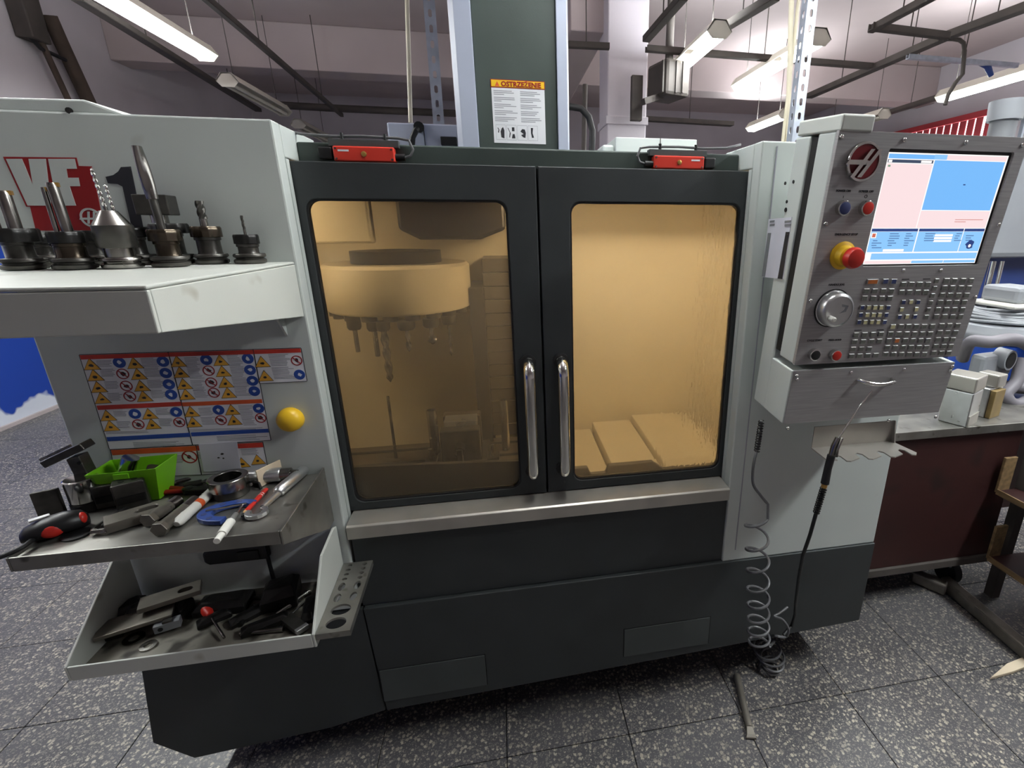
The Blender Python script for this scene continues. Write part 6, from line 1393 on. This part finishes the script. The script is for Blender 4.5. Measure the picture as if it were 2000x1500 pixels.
for (px, py, r_, lab) in ((290, 1262, 0.017, 'bright washer by the front lip of the bin'), (262, 1248, 0.021, 'larger grey disc left of the washer')):
    p = place(px, py); tag(MB().lathe([(r_ * 0.5, BZ2), (r_, BZ2), (r_, BZ2 + 0.003), (r_ * 0.5, BZ2 + 0.003), (r_ * 0.5, BZ2)], 26, (p.x, p.y, 0), caps=False).build('washer', 'tool_steel', smooth=True), lab, 'washer', G2)
loc, rz, L = pairs((398, 1190), (440, 1252), BZ2)
t = thing('screwdriver', 'red-handled screwdriver lying in the white bin', 'screwdriver', (loc.x, loc.y, BZ2 + 0.004), rz, G2)
MB().lathe([(0.006, -L * 0.5), (0.012, -L * 0.46), (0.012, -L * 0.2), (0.007, -L * 0.12)], 12, (0, 0, 0.0125), 'x').build('handle', 'red_plastic', t, local=True, smooth=True)
MB().cyl((-L * 0.12, 0, 0.012), (L * 0.5, 0, 0.006), 0.0032, n=10).build('blade', 'tool_steel', t, local=True, smooth=True)
for k, (a_, b_, r_, lab) in enumerate((((425, 1168), (520, 1172), 0.005, 'long dark rod across the middle of the bin'), ((470, 1242), (555, 1232), 0.006, 'bright short bar at the front of the bin'), ((540, 1205), (605, 1160), 0.007, 'bright round rod leaning at the bin right side'), ((470, 1225), (500, 1190), 0.007, 'dark bar crossing the bin'), ((555, 1215), (605, 1170), 0.003, 'thin bent wire beside the round rod'))):
    loc, rz, L = pairs(a_, b_, BZ2)
    t = thing('steel_rod', lab, 'rod', (loc.x, loc.y, BZ2 + 0.0005), rz, G2)
    MB().tube([(-L / 2, 0, r_), (L * 0.44, 0, r_)], r_, 12).build('shaft', ('dark_steel', 'tool_steel', 'tool_steel', 'black_oxide', 'chrome')[k], t, local=True, smooth=True)
    MB().tube([(L * 0.44, 0, r_), (L * 0.5, 0, r_)], r_ * 1.25, 12).build('end_cap', 'tool_steel', t, local=True, smooth=True)
t = plate(575, 1222, 0.07, 0.028, 0.014, -0.75, 'dark_steel', 'dark step clamp with bright notched end', z=BZ2 + 0.003, name='step_clamp')
MB().obox((0.038, 0, 0.010), 0.012, 0.028, 0.012).build('bright_end', 'aluminium', t, local=True, bevel=0.001)
for (px, py, sx, sy, sz, rz, lab) in ((300, 1150, 0.10, 0.05, 0.045, 0.6, 'dark angular casting at the back left of the bin'), (385, 1140, 0.09, 0.05, 0.040, -0.1, 'black block at the back of the bin'), (500, 1200, 0.11, 0.03, 0.022, 0.7, 'black clamp jaw leaning in the bin middle'), (560, 1160, 0.08, 0.08, 0.06, 0.2, 'black lump in the right back corner of the bin'), (225, 1232, 0.05, 0.07, 0.03, 0.3, 'black block in the left front corner of the bin'), (420, 1212, 0.07, 0.03, 0.02, 0.55, 'black bar stock in the bin centre'), (340, 1168, 0.12, 0.06, 0.05, 0.3, 'large black casting in the middle of the bin back'), (460, 1160, 0.12, 0.06, 0.035, 0.0, 'long black casting behind the long dark rod'), (520, 1225, 0.10, 0.028, 0.024, 0.4, 'black toggle jaw at the front right of the bin'), (250, 1190, 0.10, 0.05, 0.04, 0.7, 'black casting against the left wall of the bin'), (605, 1195, 0.03, 0.09, 0.02, 0.2, 'narrow black strip against the right wall of the bin')):
    p = place(px, py); t = thing('casting', lab, 'casting', (p.x, min(p.y, YF - 0.07), BZ2), rz, G2)
    MB().loft([[(-sx / 2, -sy / 2, 0), (sx / 2, -sy / 2, 0), (sx / 2, sy / 2, 0), (-sx / 2, sy / 2, 0)], [(-sx / 2, -sy / 2, sz * 0.5), (sx / 2, -sy / 2, sz * 0.6), (sx / 2, sy / 2, sz * 0.7), (-sx / 2, sy / 2, sz * 0.6)], [(-sx * 0.35, -sy * 0.3, sz), (sx * 0.4, -sy * 0.3, sz), (sx * 0.35, sy * 0.3, sz), (-sx * 0.3, sy * 0.3, sz * 0.9)]]).build('body', 'black_oxide', t, local=True, bevel=0.003)
    MB().cyl((0, -sy * 0.5 - 0.001, sz * 0.3), (0, -sy * 0.45, sz * 0.3), min(sz, sx) * 0.16, n=12).build('bore', 'dark_gap', t, local=True)
# oval brush hung on the panel above the bin
bA, bB = at(395, 1095, Y=YF - 0.03), at(520, 1078, Y=YF - 0.03)
t = thing('hanging_brush', 'dark rounded brush resting against the panel inside the bin', 'brush', (bA.x, YF - 0.03, bA.z), 0, G2)
cx_, cz_ = (bA.x + bB.x) / 2, (bA.z + bB.z) / 2; hw = (bB.x - bA.x) / 2; hh = 0.022
MB().prism([(cx_ - hw, cz_ - hh * 0.6), (cx_ - hw * 0.85, cz_ - hh), (cx_ + hw, cz_ - hh), (cx_ + hw, cz_ + hh), (cx_ - hw * 0.85, cz_ + hh), (cx_ - hw, cz_ + hh * 0.6)], 'y', YF - 0.028, YF - 0.004).build('back', 'rubber', t, bevel=0.006)
MB().prism([(cx_ + hw * 0.1, cz_ - hh * 0.6), (cx_ + hw * 0.75, cz_ - hh * 0.6), (cx_ + hw * 0.75, cz_ + hh * 0.5), (cx_ + hw * 0.1, cz_ + hh * 0.5)], 'y', YF - 0.032, YF - 0.0285).build('pad', 'black_plastic', t)
MB().cyl((cx_ + hw * 0.9, YF - 0.015, cz_ - hh), (cx_ + hw * 0.9, YF - 0.012, FZ + 0.002), 0.005, n=10).build('handle', 'rubber', t, smooth=True)
